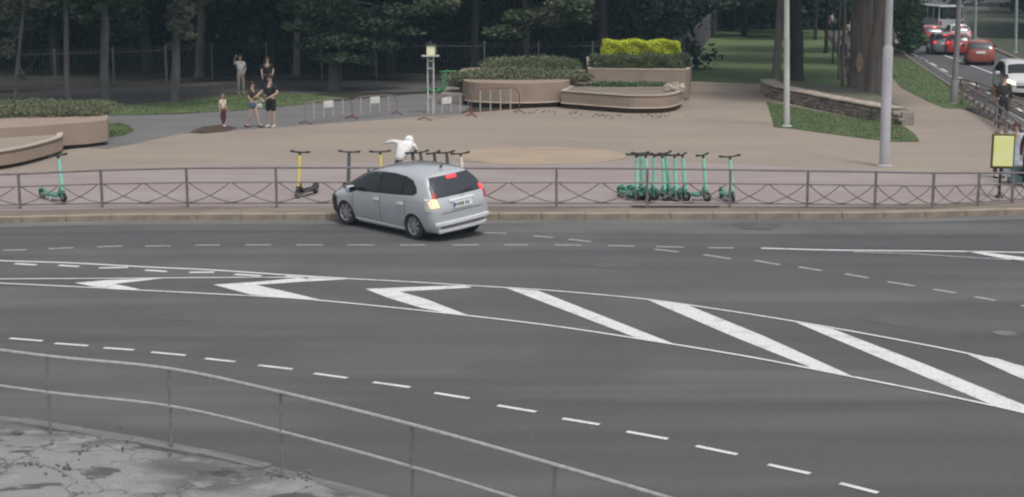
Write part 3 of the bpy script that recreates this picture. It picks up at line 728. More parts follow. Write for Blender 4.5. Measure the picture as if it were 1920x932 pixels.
# debris on the ground in front of the planter
rubble('fallen_debris', [at(x, y, PZ) for x, y in [(1000, 208), (1040, 210), (1080, 212), (1120, 216), (1160, 217), (1220, 219), (1250, 218), (1010, 212)]], .6, 150, .045, M['debris'], PZ, 'dark soil and debris spilled along the foot of the central planter')
# green strip on the lower bed
c = at(1190, 192, PZ)
shrub('low_green_cover', 'low green plants in the lower bed of the central planter', 'plants', c, leafmass([((-.9, 0, .70), (1.1, .5, .16)), ((.3, .1, .70), (1.2, .45, .14))], 3500, .05, seed=3), M['leaf_green'], 3, .8, .6)
c = at(970, 190, PZ)
shrub('juniper_shrub', 'broad low juniper shrub overhanging the bulging planter wall', 'shrub', c, leafmass([((-1.5, -.2, 1.02), (1.3, .9, .30)), ((0, -.3, 1.08), (1.5, 1.0, .33)), ((1.6, -.1, 1.06), (1.3, .9, .27)), ((2.4, 0, 1.0), (.7, .7, .2)), ((-2.2, 0, .9), (.7, .8, .25))], 34000, .04, seed=5), M['juniper'], 6, 1.5, .9)
c = at(992, 180, PZ)
shrub('juniper_shrub', 'rounded juniper shrub rising behind the broad one in the central planter', 'shrub', c, leafmass([((-.9, 0, 1.3), (1.1, .9, .36)), ((.5, .1, 1.34), (1.3, 1.0, .37)), ((1.4, 0, 1.3), (.8, .8, .33))], 24000, .04, seed=6), M['juniper'], 5, 1.1, 1.1)
c = at(1198, 181, PZ)
shrub('yew_hedge', 'dark green clipped hedge below the golden one on the back tier', 'hedge', c, boxmass(-2.05, 2.05, -.5, .5, 1.24, 1.72, 16000, .04, 1), M['yew'], 4, 1.2, 1.3)
c = at(1200, 176, PZ)
shrub('golden_hedge', 'bright yellow-green clipped hedge on top of the central planter', 'hedge', c, boxmass(-1.62, 1.62, -.55, .45, 1.3, 2.27, 20000, .045, 2, .03), M['golden'], 4, 1.2, 1.4)
obj('hedge_core', MB().box((0, 0, 1.7), (3.0, .7, .95)), M['yew'], bpy.data.objects['golden_hedge'])  # solid box inside the golden hedge, in the dark leaf colour
# low wall end left of the planter
c = at(848, 190, PZ)
t = thing('low_stone_wall', 'low weathered grey wall end beside the two-post lamp', 'wall', c)
obj('wall', MB().prism([p - c for p in G([(826, 196), (868, 196), (878, 182), (838, 180)])], 0, .42), M['stone_b'], t)
shrub('grey_shrub', 'sparse grey shrub on the low wall end beside the lamp', 'shrub', at(862, 180, PZ), leafmass([((0, 0, .65), (.5, .5, .28))], 1600, .05, seed=9), M['leaf_pale'], 4, .3, .6)

# right stone retaining wall under the trees
sw_pts = [(1432, 172), (1440, 180), (1480, 192), (1560, 210), (1620, 222), (1690, 236)]
sw = smooth_line(G(sw_pts), 6)
t = thing('rubble_stone_wall', 'low rubble stone retaining wall with flat slabs above the lawn', 'wall', sw[0])
o = sw[0]
def off(line, d):
    out = []
    for i, p in enumerate(line):
        tt = (line[min(i + 1, len(line) - 1)] - line[max(i - 1, 0)]).normalized(); out.append(p + Vector((-tt.y, tt.x, 0)) * d)
    return out
obj('mortar_core', MB().prism([p - o for p in off(sw, .02)] + [p - o for p in off(sw, .5)[::-1]], 0, .46), M['stone_b'], t)
rs = resample(off(sw, .0), .32)
for row in range(3):
    for i, (a, b) in enumerate(zip(rs, rs[1:])):
        m_ = (a + b) / 2 - o; wd = random.uniform(.24, .33); hh = random.uniform(.12, .16)
        mb = MB().box((0, 0, 0), (wd, .2, hh), bev=.03)
        mb.v = [(x + random.uniform(-.02, .02), y + random.uniform(-.03, .03), z + random.uniform(-.02, .02)) for x, y, z in mb.v]
        ob = obj('stone', mb, M[random.choice(['stone_a', 'stone_a', 'stone_b', 'stone_c'])], t)
        d_ = (b - a).normalized()
        q = m_ + d_ * ((row % 2) * .14) - Vector((-d_.y, d_.x, 0)) * random.uniform(-.02, .07)
        ob.location = (q.x, q.y, .07 + row * .15); ob.rotation_euler = (0, random.uniform(-.12, .12), math.atan2(d_.y, d_.x))
rs = resample(off(sw, .20), .85)
for i, (a, b) in enumerate(zip(rs, rs[1:])):
    m_ = (a + b) / 2 - o
    mb = MB().box((0, 0, 0), (.84, .72, .08), bev=.02)
    ob = obj('cap_slab', mb, M['stone_a' if i % 3 else 'stone_c'], t); ob.location = (m_.x, m_.y, .53 + random.uniform(-.01, .01)); ob.rotation_euler = (random.uniform(-.02, .02), 0, math.atan2(b.y - a.y, b.x - a.x))
sheet('raised_bed', off(sw, .4) + G([(1690, 222), (1650, 200), (1600, 186), (1500, 172), (1430, 166)]), PZ + .45, M['bed'])

# ================================================================ TREES
def trunk_mb(pts, rs, n=12, limbs=()):
    mb = MB().tube(pts, rs, n)
    for (p, q, r0) in limbs:
        p = Vector(p); q = Vector(q); m_ = (p + q) / 2 + Vector((0, 0, .3)); mb.tube([p, m_, q], [r0, r0 * .7, r0 * .3], 7)
    return mb
def wobble(px0, g, px1, py1, r, z=PZ, n=6, h=9.0, flare=1.35):
    """trunk axis from its foot (photo row g) through a second seen point, carried on upwards to height h"""
    b = at(px0, g, z); q = atd(px1, py1, b.y); d = (q - b) / max(q.z - b.z, .1)
    pts = []; rs = []
    for k in range(n + 1):
        u = k / n; zz = u * h
        pts.append(Vector((d.x * zz + .04 * math.sin(zz * 1.7 + px0), .03 * math.sin(zz * 1.3), zz))); rs.append(r * (flare if k == 0 else 1) * (1 - .45 * u))
    pts.insert(1, pts[0].lerp(pts[1], .25)); rs.insert(1, r * 1.02)
    return b, pts, rs
crown_cache = {}
def crown_mesh(kind, seed):
    key = (kind, seed)
    if key in crown_cache: return crown_cache[key]
    r = random.Random(seed * 31 + len(kind)); bl = []
    if kind == 'broad':
        for k in range(26):
            a = r.uniform(0, 6.28); d = r.uniform(0, 4.2); z = r.uniform(4.6, 12.5)
            if z < 6: d = r.uniform(1.5, 4.2)
            bl.append(((d * math.cos(a), d * math.sin(a), z), (r.uniform(1.2, 2.1), r.uniform(1.2, 2.1), r.uniform(.6, 1.1))))
        me = leafmass(bl, 11000, .26, .5, False, seed)
    elif kind == 'high':
        for k in range(22):
            a = r.uniform(0, 6.28); d = r.uniform(0, 4.0); z = r.uniform(6.2, 13)
            bl.append(((d * math.cos(a), d * math.sin(a), z), (r.uniform(1.2, 2.2), r.uniform(1.2, 2.2), r.uniform(.7, 1.1))))
        me = leafmass(bl, 9000, .28, .5, False, seed)
    elif kind == 'low':
        for k in range(30):
            z = r.uniform(1.6, 12); a = r.uniform(0, 6.28); d = r.uniform(.3, 1) * (3.6 - z * .2)
            bl.append(((d * math.cos(a), d * math.sin(a), z), (r.uniform(.9, 1.7), r.uniform(.9, 1.7), r.uniform(.35, .7))))
        me = leafmass(bl, 12000, .20, .35, False, seed)
    crown_cache[key] = me; return me
def tree(name, label, px, g, px1, py1, r, m, crown='high', seed=1, extra=(), leaf='leaf_dark', h=9.0, group=None, extra_leaf=None, n_extra=2500, size=.13):
    b, pts, rs = wobble(px, g, px1, py1, r, h=h)
    t = thing(name, label, 'tree', b, 0, group)
    top = pts[-1]; limbs = []
    for k in range(5):
        a = k * 1.3 + px; z = 5 + k * .8; p = Vector((top.x * z / h, 0, z)); limbs.append((p, p + Vector((2.2 * math.cos(a), 2.2 * math.sin(a), 1.6)), r * .35))
    obj('trunk', trunk_mb(pts, rs, 14, limbs), m, t, smooth=True)
    me = crown_mesh(crown, seed); cme = me if me.materials and me.materials[0] == M[leaf] else me.copy()
    if not cme.materials: cme.materials.append(M[leaf])
    else: cme.materials[0] = M[leaf]
    cr = obj('crown', cme, None, t); cr.location = (top.x * .8, 0, 0); cr.rotation_euler = (0, 0, px)
    if extra:
        bl = []
        for (ex, ey, rx, ry, dy) in extra:
            c = atd(ex, ey, b.y + dy) - b; s = b.y / F
            bl.append(((c.x, c.y, c.z), (rx * s, min(rx * s, 1.2), ry * s)))
        obj('low_branches', leafmass(bl, n_extra, size, .45, False, int(px)), M[extra_leaf or leaf], t)
        bmb = MB()
        for (ex, ey, rx, ry, dy) in extra:
            c = atd(ex, ey, b.y + dy) - b; z = c.z + .5
            bmb.tube([Vector((top.x * z / h, 0, z)), Vector((c.x * .5 + top.x * z / h * .5, c.y * .5, c.z + .35)), c], [.05, .03, .012], 5)
        obj('branch', bmb, m, t)
    return t
tree('young_tree', 'thin leaning grey trunk at the far left with sparse leaves', 27, 206, 44, 0, .085, M['bark'], 'high', 1, [(20, 15, 26, 16, 0), (72, 8, 18, 9, -.5), (15, 90, 14, 18, 0), (30, 55, 16, 10, .5), (44, 143, 6, 9, 0)], extra_leaf='leaf_pale', n_extra=1100, h=8)
tree('slender_tree', 'slender straight pale trunk second from the left', 127, 205, 123, 0, .115, M['bark'], 'high', 2, h=9)
tree('straight_tree', 'straight grey trunk under dark spreading foliage, third from the left', 197, 197, 196, 0, .19, M['bark'], 'broad', 3, [(215, 20, 50, 18, 1), (240, 52, 36, 14, 1), (185, 45, 26, 8, 1)], n_extra=2600, extra_leaf='leaf_dark')
tree('leafy_tree', 'grey trunk with light leafy shoots round it, fourth from the left', 327, 192, 333, 0, .19, M['bark'], 'high', 4, [(342, 18, 24, 18, -.6), (335, 48, 22, 14, -.6), (352, 66, 14, 8, -.5), (318, 30, 10, 5, -.4), (318, 86, 5, 6, -.3)], extra_leaf='leaf_pale', n_extra=2600)
tree('shaded_tree', 'dim trunk behind the iron fence left of the waving man', 374, 146, 377, 0, .22, M['bark_brown'], 'broad', 5)
tree('shaded_tree', 'dim trunk behind the iron fence left of the big conifer', 556, 143, 558, 0, .18, M['bark_brown'], 'broad', 6)
tree('big_conifer', 'big dark conifer with drooping branches sweeping low over the path', 628, 170, 628, 0, .30, M['bark'], 'high', 7,
     [(620, 20, 70, 22, -.5), (570, 50, 40, 12, -.8), (690, 45, 60, 15, -.5), (640, 75, 60, 14, -1), (585, 85, 32, 9, -.6), (700, 85, 50, 12, -.4), (640, 108, 55, 11, -1), (675, 116, 30, 6, -.7), (560, 10, 40, 12, 0), (740, 20, 40, 14, 0), (760, 60, 25, 8, .3)], leaf='leaf_dark', extra_leaf='leaf_dark', n_extra=9000, size=.12, h=10)
tree('hanging_tree', 'tree beyond the fence with pale leaf sprays hanging above the two-post lamp', 700, 140, 705, 0, .2, M['bark_dark'], 'broad', 8, [(820, 10, 35, 12, -6), (785, 22, 28, 8, -6), (760, 35, 30, 8, -5), (840, 20, 16, 5, -6)], extra_leaf='leaf_mid', n_extra=3000)
tree('shaded_tree', 'dim trunk behind the iron fence above the round juniper', 985, 138, 985, 0, .2, M['bark_brown'], 'broad', 9, [(1070, 8, 40, 14, -5), (1085, 32, 26, 12, -5), (1000, 30, 50, 14, -3), (950, 60, 40, 12, -3), (1040, 45, 20, 7, -4)], extra_leaf='leaf_mid', n_extra=4500)
tree('leaning_tree', 'thin leaning trunk behind the iron fence left of the golden hedge', 1136, 118, 1150, 0, .12, M['bark'], 'high', 10, [(1162, 3, 20, 6, -2)], extra_leaf='leaf_mid', n_extra=500)
tree('pale_tree', 'slim pale trunk just left of the white pole', 1455, 152, 1463, 0, .20, M['bark_pale'], 'high', 11, h=10)
tree('dark_trunk_tree', 'thick dark trunk just right of the white pole', 1494, 152, 1492, 0, .34, M['bark_dark'], 'high', 12, h=10)
tb = tree('broad_trunk_tree', 'massive pale brown trunk with a bare wood scar, left one of the pair', 1614, 178, 1618, 0, .56, M['bark_brown'], 'high', 13, h=10)
tree('broad_trunk_tree', 'massive brown trunk leaning right, front one of the pair by the lamp pole', 1636, 192, 1655, 0, .40, M['bark_brown'], 'high', 14, h=10)
# the bare scar: a curved plate on the trunk's front
mb = MB(); v = []; f = []
for i in range(9):
    for j in range(5):
        z = 1.0 + i * .11; a = -math.pi / 2 + (-.35 + (j - 2) * .13 * math.sin((i + .6) / 9.2 * math.pi))
        rr_ = .585; v.append((rr_ * math.cos(a) - .06 + .02, rr_ * math.sin(a), z))
for i in range(8):
    for j in range(4): f.append((i * 5 + j, i * 5 + j + 1, i * 5 + j + 6, i * 5 + j + 5))
obj('bare_scar', mb.add(v, f), M['wound'], tb, label='pale patch of bare wood on the trunk')
tree('bushy_tree', 'bushy mid green tree beside the avenue behind the lamp pole', 1706, 100, 1706, 0, .2, M['bark_dark'], 'high', 15, [(1700, 40, 26, 20, 0), (1710, 70, 24, 14, 0), (1695, 15, 30, 14, 0), (1718, 20, 16, 18, 0), (1703, 86, 22, 8, 0)], leaf='leaf_green', extra_leaf='leaf_green', n_extra=7000, size=.16)
for i, (px, g, r_) in enumerate([(1580, 168, .09), (1572, 150, .06), (1549, 100, .12), (1528, 75, .12), (1562, 120, .05)]):
    tree('edge_tree', ['thin trunk touching the left of the massive pair', 'very thin stem left of the massive trunks', 'dark thin trunk at the end of the dark lawn', 'farther thin trunk at the end of the dark lawn', 'young stem at the right border of the dark lawn'][i], px, g, px + 3, 0, r_, M['bark_dark'] if i > 1 else M['bark_brown'], 'high', 16 + i)

# the wood behind the fences
lab_bg = 'tree trunk in the shaded wood behind the park fence'
protos = []
for kind, sd_ in (('broad', 21), ('broad', 22), ('high', 23), ('low', 24), ('low', 25)):
    t = thing('woodland_tree', lab_bg, 'tree', (0, 0, 0), 0, 'trees of the shaded wood')
    rr_ = random.uniform(.15, .25)
    obj('trunk', trunk_mb([(0, 0, 0), (0.05, 0, 2), (.1, .05, 5), (.05, 0, 10)], [rr_ * 1.3, rr_, rr_ * .8, rr_ * .3], 9, [((.1, .05, 5), (1.8, .5, 7), .08), ((.1, .05, 6), (-1.5, -.9, 7.6), .07)]), M['bark_dark'], t, smooth=True)
    obj('crown', crown_mesh(kind, sd_), M['leaf_dark'], t); protos.append(t)
spots = []
def ok(p, dmin): return all((p[0] - q[0]) ** 2 + (p[1] - q[1]) ** 2 > dmin ** 2 for q in spots)
tries = 0
while len(spots) < 165 and tries < 9000:
    tries += 1; D = random.uniform(79, 190); hw = D * 960 / F * 1.12 + 4; x = random.uniform(-hw, hw)
    pxx = CX + x / D * F
    if 1225 < pxx < 1345 and D < 135: continue
    if pxx > 1285 and D < 112: continue
    if 1500 < pxx < 1860: continue
    if pxx > 1860 and D < 100: continue
    if not ok((x, D), 3.6 + (D - 75) * .03): continue
    spots.append((x, D))
for i, (x, D) in enumerate(spots):
    k = 3 + (i % 2) if (D > 104 or i % 6 == 0) else i % 3
    o = protos[k] if protos[k].get('used') is None else copy_tree(protos[k])
    protos[k]['used'] = 1
    o.location = (x, D, .1); o.rotation_euler = (0, 0, random.uniform(0, 6.28)); s = random.uniform(.9, 1.25); o.scale = (s, s, s)
for o in C.objects:
    if 'used' in o.keys(): del o['used']
bl = []
for k in range(120):
    px = random.uniform(-200, 1275); D = 84 + random.uniform(-1.5, 7) ; x = (px - CX) / F * D
    bl.append(((x, D, random.uniform(.3, 3.4)), (random.uniform(1.4, 2.6), 1.3, random.uniform(.8, 1.5))))
obj('undergrowth', leafmass(bl, 60000, .2, .6, False, 80), M['leaf_deep'], kind='stuff', label='dense dark undergrowth of the wood behind the iron fence', cat='undergrowth')
bl = []
for k in range(60):
    px = random.uniform(1285, 1600); D = random.uniform(128, 150); x = (px - CX) / F * D
    bl.append(((x, D, random.uniform(.3, 5)), (random.uniform(2, 3.5), 2, random.uniform(1, 2))))
obj('undergrowth', leafmass(bl, 30000, .28, .6, False, 81), M['leaf_deep'], kind='stuff', label='dark bushes closing the far end of the shaded lawn', cat='undergrowth')
# far wood, reads as one mass: closes the view behind, and beyond the avenue
bl = []
for k in range(150):
    a = random.uniform(-90, 90); bl.append(((a, 196 + random.uniform(-5, 12), random.uniform(1, 13)), (4.5, 3, 2.6)))
obj('far_wood', leafmass(bl, 90000, .45, .5, False, 77), M['leaf_dark'], kind='stuff', label='far edge of the wood reading as one dark mass', cat='wood')
bl = []
for k in range(70):
    D = random.uniform(98, 190); x = at(1870, 92).x + (D - 98) * .42 + random.uniform(2, 22); bl.append(((x, D, random.uniform(.6, 10)), (2.6, 2.6, 1.8)))
obj('avenue_wood', leafmass(bl, 50000, .3, .5, False, 78), M['leaf_dark'], kind='stuff', label='dark wood beyond the avenue at the top right', cat='wood')

# ================================================================ POLES
def pole(px, g, px1, py1, r, m, label, h=8.5, collar=None, z=PZ):
    b = at(px, g, z); q = atd(px1, py1, b.y); dx = (q.x - b.x) / (q.z - b.z)
    t = thing('lamp_pole', label, 'lamp pole', b)
    obj('shaft', MB().tube([(0, 0, 0), (dx * h, 0, h)], [r * 1.05, r * .75], 16), m, t, smooth=True)
    if collar: obj('sleeve', MB().tube([(0, 0, 0), (dx * collar, 0, collar), (dx * (collar + .08), 0, collar + .08)], [r * 1.3, r * 1.25, r * .95], 16), m, t, smooth=True)
    obj('base_plate', MB().lathe([(r * 1.9, 0), (r * 1.9, .03), (r * 1.4, .06)], 12), m, t)
    obj('lamp_arm', MB().tube([(dx * h, 0, h - .1), (dx * h, -.4, h + .5), (dx * h, -1.6, h + .7)], .04, 8), m, t, smooth=True)
    obj('lamp_head', MB().box((dx * h, -1.9, h + .72), (.25, .7, .12), bev=.03), M['steel'], t)
    return t
pole(1475, 238, 1475, 0, .105, M['pole_white'], 'white lamp pole standing in the lawn in front of the dark trunk')
t_ = pole(1658, 312, 1668, 0, .115, M['pole_lilac'], 'pale grey lamp pole on the plaza in front of the massive trunks', collar=3.35)
obj('sticker', MB().box((.0, -.125, 1.12), (.07, .01, .16)), M['steel_dark'], t_)
pole(1788, 194, 1799, 0, .115, M['pole_grey'], 'thick grey pole with a wider foot on the verge by the avenue', collar=.9)
pole(1735, 28, 1735, 0, .10, M['pole_green'], 'thin pale street pole beside the minibus, leftmost beyond the avenue', z=.02)
pole(1777, 66, 1777, 0, .075, M['pole_green'], 'thin pale street pole behind the red car queue', z=.02)
pole(1828, 78, 1830, 0, .085, M['pole_green'], 'thin pale street pole above the last red car', z=.02)
pole(1904, 99, 1906, 0, .10, M['pole_green'], 'pale street pole at the right edge beyond the avenue', z=.02)

# ================================================================ STREET FURNITURE
# two-post lamp with a cream box
b = at(808, 213, PZ); t = thing('two_post_lamp', 'white two-post stand carrying a cream lamp box with black lid', 'lamp stand', b)
for s in (-1, 1): obj('post', MB().box((s * .115, 0 if s > 0 else .12, 1.08), (.055, .055, 2.16)), M['pole_white'], t)
for z in (2.0, 1.72, .62): obj('crossbar', MB().box((0, .06, z), (.24, .045, .045)), M['pole_white'], t)
obj('shelf', MB().box((0, .05, 2.19), (.66, .4, .05), bev=.01), M['pole_white'], t)
obj('lamp_box', MB().box((.02, .05, 2.4), (.32, .3, .36), bev=.02), M['cream_face'], t)
obj('frame_side', MB().box((.215, .05, 2.4), (.06, .28, .34)), M['sign_frame'], t)
obj('lid', MB().box((.02, .05, 2.61), (.42, .38, .05), bev=.01), M['iron'], t)
# yellow sign at the right
b = at(1873, 371, PZ); t = thing('yellow_sign', 'yellow notice board on a short dark post by the right end of the fence', 'sign', b, R(-6))
obj('post', MB().tube([(0, 0, 0), (.0, 0, .78)], .035, 8), M['bark_dark'], t)
obj('foot', MB().lathe([(.11, 0), (.11, .03), (.05, .09)], 10), M['bark_dark'], t)
obj('board', MB().box((.03, 0, 1.17), (.56, .07, .86), bev=.015), M['sign_frame'], t)
obj('yellow_face', MB().box((.03, -.045, 1.17), (.48, .03, .75), bev=.008), M['sign_yellow'], t)
# crowd barriers
def barrier(a, b_, label, h=.92, sign=True, fm='barrier_grey'):
    a = at(*a, PZ); b_ = at(*b_, PZ); L_ = (b_ - a).length; t = thing('crowd_barrier', label, 'barrier', a, math.atan2(b_.y - a.y, b_.x - a.x), 'dull red barriers with pale bars')
    arch = [(0, 0, .12), (0, 0, h * .66), (.10, 0, h * .86), (.28, 0, h * .97), (L_ / 2, 0, h), (L_ - .28, 0, h * .97), (L_ - .1, 0, h * .86), (L_, 0, h * .66), (L_, 0, .12)]
    obj('frame', MB().tube(smooth_line(arch, 3), .017, 6), M[fm], t, smooth=True)
    obj('bottom_rail', MB().tube([(0, 0, .16), (L_, 0, .16)], .014, 6), M[fm], t)
    for x in (0, L_): obj('foot', MB().tube([(x, -.32, .02), (x, -.05, .10), (x, 0, .12), (x, .05, .10), (x, .32, .02)], .022, 6), M['rust_red'], t)
    for k in (.18, .39, .60, .81): obj('bar', MB().tube([(L_ * k, 0, .16), (L_ * k, 0, h * .95)], .022, 6), M['bar_pale'], t)
    if sign: obj('sign_plate', MB().box((L_ * .49, -.03, h * .80), (L_ * .2, .02, .24)), M['white_paper'], t)
barrier((573, 233), (659, 223), 'grey-pink barrier with a white plate, leftmost, right of the couple', h=.80)
barrier((662, 222), (744, 215), 'grey-pink barrier with a white plate, second from the left', h=.78)
barrier((796, 226), (878, 215), 'barrier with a crumpled white sheet at the foot of the two-post lamp', h=.80)
barrier((884, 219), (974, 212), 'arched red barrier with pale bars before the bulging planter wall', h=1.0, sign=False, fm='rust_red')
# teal bin
b = at(1912, 346, PZ); t = thing('teal_bin', 'low teal litter bin behind the fence at the right edge', 'bin', b)
obj('body', MB().prism([(-.25, -.2), (.25, -.2), (.28, .2), (-.28, .2)], .06, .5), M['teal'], t)
obj('opening', MB().box((0.04, -.205, .34), (.3, .02, .16)), M['black'], t)
obj('rim', MB().box((0, 0, .52), (.6, .46, .05), bev=.01), M['pole_green'], t)
for x in (-.2, .2): obj('leg', MB().box((x, 0, .03), (.05, .3, .06)), M['iron'], t)

# ================================================================ SCOOTERS
def scooter(col, bar='scooter_black', fend='scooter_black', deck='scooter_black'):
    t = thing('kick_scooter', '', 'scooter')
    def wheel(name, x):
        w_ = obj(name, MB().lathe([(.06, -.03), (.105, -.03), (.12, -.012), (.12, .012), (.105, .03), (.06, .03)], 16, c=(x, 0, .12), axis='y'), M['rubber'], t, smooth=True)
        obj('hub', MB().lathe([(.05, -.035), (.058, -.02), (.058, .02), (.05, .035)], 10, c=(x, 0, .12), axis='y'), M['steel_dark'], w_)
    wheel('front_wheel', .46); wheel('rear_wheel', -.44)
    obj('deck', MB().box((-.03, 0, .15), (.64, .19, .09), bev=.025), M[deck], t)
    obj('deck_mat', MB().box((-.03, 0, .189), (.5, .14, .008)), M['rubber'], t)
    obj('fork', MB().tube([(.46, .045, .12), (.44, .045, .27), (.42, 0, .33)], .016, 6).tube([(.46, -.045, .12), (.44, -.045, .27), (.42, 0, .33)], .016, 6), M[fend], t)
    obj('neck', MB().tube([(.22, 0, .16), (.34, 0, .24), (.415, 0, .38)], [.06, .055, .06], 8), M[deck], t, smooth=True)
    obj('stem', MB().tube([(.425, 0, .30), (.34, 0, 1.06)], [.05, .042], 10), M[col], t, smooth=True)
    obj('stem_cap', MB().tube([(.342, 0, 1.04), (.332, 0, 1.13)], .032, 8), M[bar], t)
    obj('handlebar', MB().tube([(.30, -.25, 1.15), (.33, -.1, 1.135), (.33, .1, 1.135), (.30, .25, 1.15)], .022, 6), M[bar], t)
    for s in (-1, 1): obj('grip', MB().tube([(.315, s * .17, 1.143), (.30, s * .27, 1.152)], .028, 8), M[bar], t)
    obj('rear_fender', MB().tube([(-.30, 0, .20), (-.40, 0, .265), (-.52, 0, .24), (-.58, 0, .17)], [.03, .035, .035, .03], 6), M[fend], t)
    obj('kickstand', MB().tube([(.05, -.07, .13), (.10, -.18, .01)], .012, 5), M['steel'], t)
    return t
SC = {'mint': scooter('mint', 'scooter_black', 'mint_dark', 'mint_deck'), 'yellow': scooter('yellow'), 'black': scooter('scooter_grey'), 'cream': scooter('cream'), 'lime': scooter('lime', 'lime', 'lime', 'lime')}
used = set()
def put_scooter(kind, px, g, deg, label, group=None, z=PZ, s=1.0):
    o = SC[kind] if kind not in used else copy_tree(SC[kind]); used.add(kind)
    fw = at(px, g, z); a = R(deg); place(o, fw - Vector((.42 * math.cos(a), .42 * math.sin(a), 0)) * s, a, label)
    if group: o['group'] = group
    elif 'group' in o.keys(): del o['group']
    o.scale = (s, s, s); o.rotation_euler = (R(random.uniform(-3.5, 3.5)), R(random.uniform(-1.5, 1.5)), a); return o
put_scooter('mint', 118, 379, -40, 'mint green scooter parked alone at the left end of the fence')
put_scooter('yellow', 560, 372, -112, 'yellow-stemmed scooter, leftmost of the three just left of the car')
put_scooter('black', 652, 371, -78, 'all-black scooter between the two yellow-stemmed ones behind the car bonnet')
put_scooter('yellow', 716, 371, -80, 'yellow-stemmed scooter the person in white is reaching for')
for i, (px, k, dg) in enumerate([(782, 'black', -25), (797, 'black', -52), (822, 'black', -34), (843, 'black', -50)]):
    put_scooter(k, px, 372, dg, ['black scooter behind the car roof, nearest to the person in white', 'black scooter behind the car roof, second from the person in white', 'black scooter behind the car roof, third from the person in white', 'black scooter behind the car roof, next to the cream-stemmed one'][i], 'scooters parked behind the silver car')
put_scooter('cream', 869, 374, -58, 'cream-stemmed scooter at the right end of the row behind the car', 'scooters parked behind the silver car')
for i, (px, g, dg) in enumerate([(1193, 378, -66), (1203, 375, -60), (1214, 378, -50), (1226, 376, -52), (1245, 377, -33), (1255, 374, -42), (1266, 378, -36), (1284, 377, -30), (1323, 378, -38)]):
    put_scooter('mint', px, g, dg, ['leftmost mint scooter of the tight row by the fence', 'second mint scooter from the left in the tight row', 'third mint scooter from the left in the tight row', 'fourth mint scooter from the left in the tight row', 'fifth mint scooter, the middle of the tight row', 'sixth mint scooter from the left in the tight row', 'seventh mint scooter from the left in the tight row', 'eighth mint scooter from the left in the tight row', 'mint scooter standing slightly apart at the right of the tight row'][i], 'mint scooters parked in a tight row')
put_scooter('mint', 1373, 381, -80, 'mint scooter parked apart with handlebar square to the road, far right')
for i, px in enumerate([831, 838, 846]):
    put_scooter('lime', px, 176, -20 - i * 30, ['vivid green scooter just right of the two-post lamp', 'middle one of the three vivid green scooters by the lamp', 'vivid green scooter nearest to the juniper planter'][i], 'vivid green scooters by the lamp', s=.86)
# flat dark brown strip under the tight row
sheet('dark_strip', [at(x, y, PZ) for x, y in [(1182, 386), (1350, 387), (1346, 391), (1188, 391)]], PZ + .016, M['plinth'])

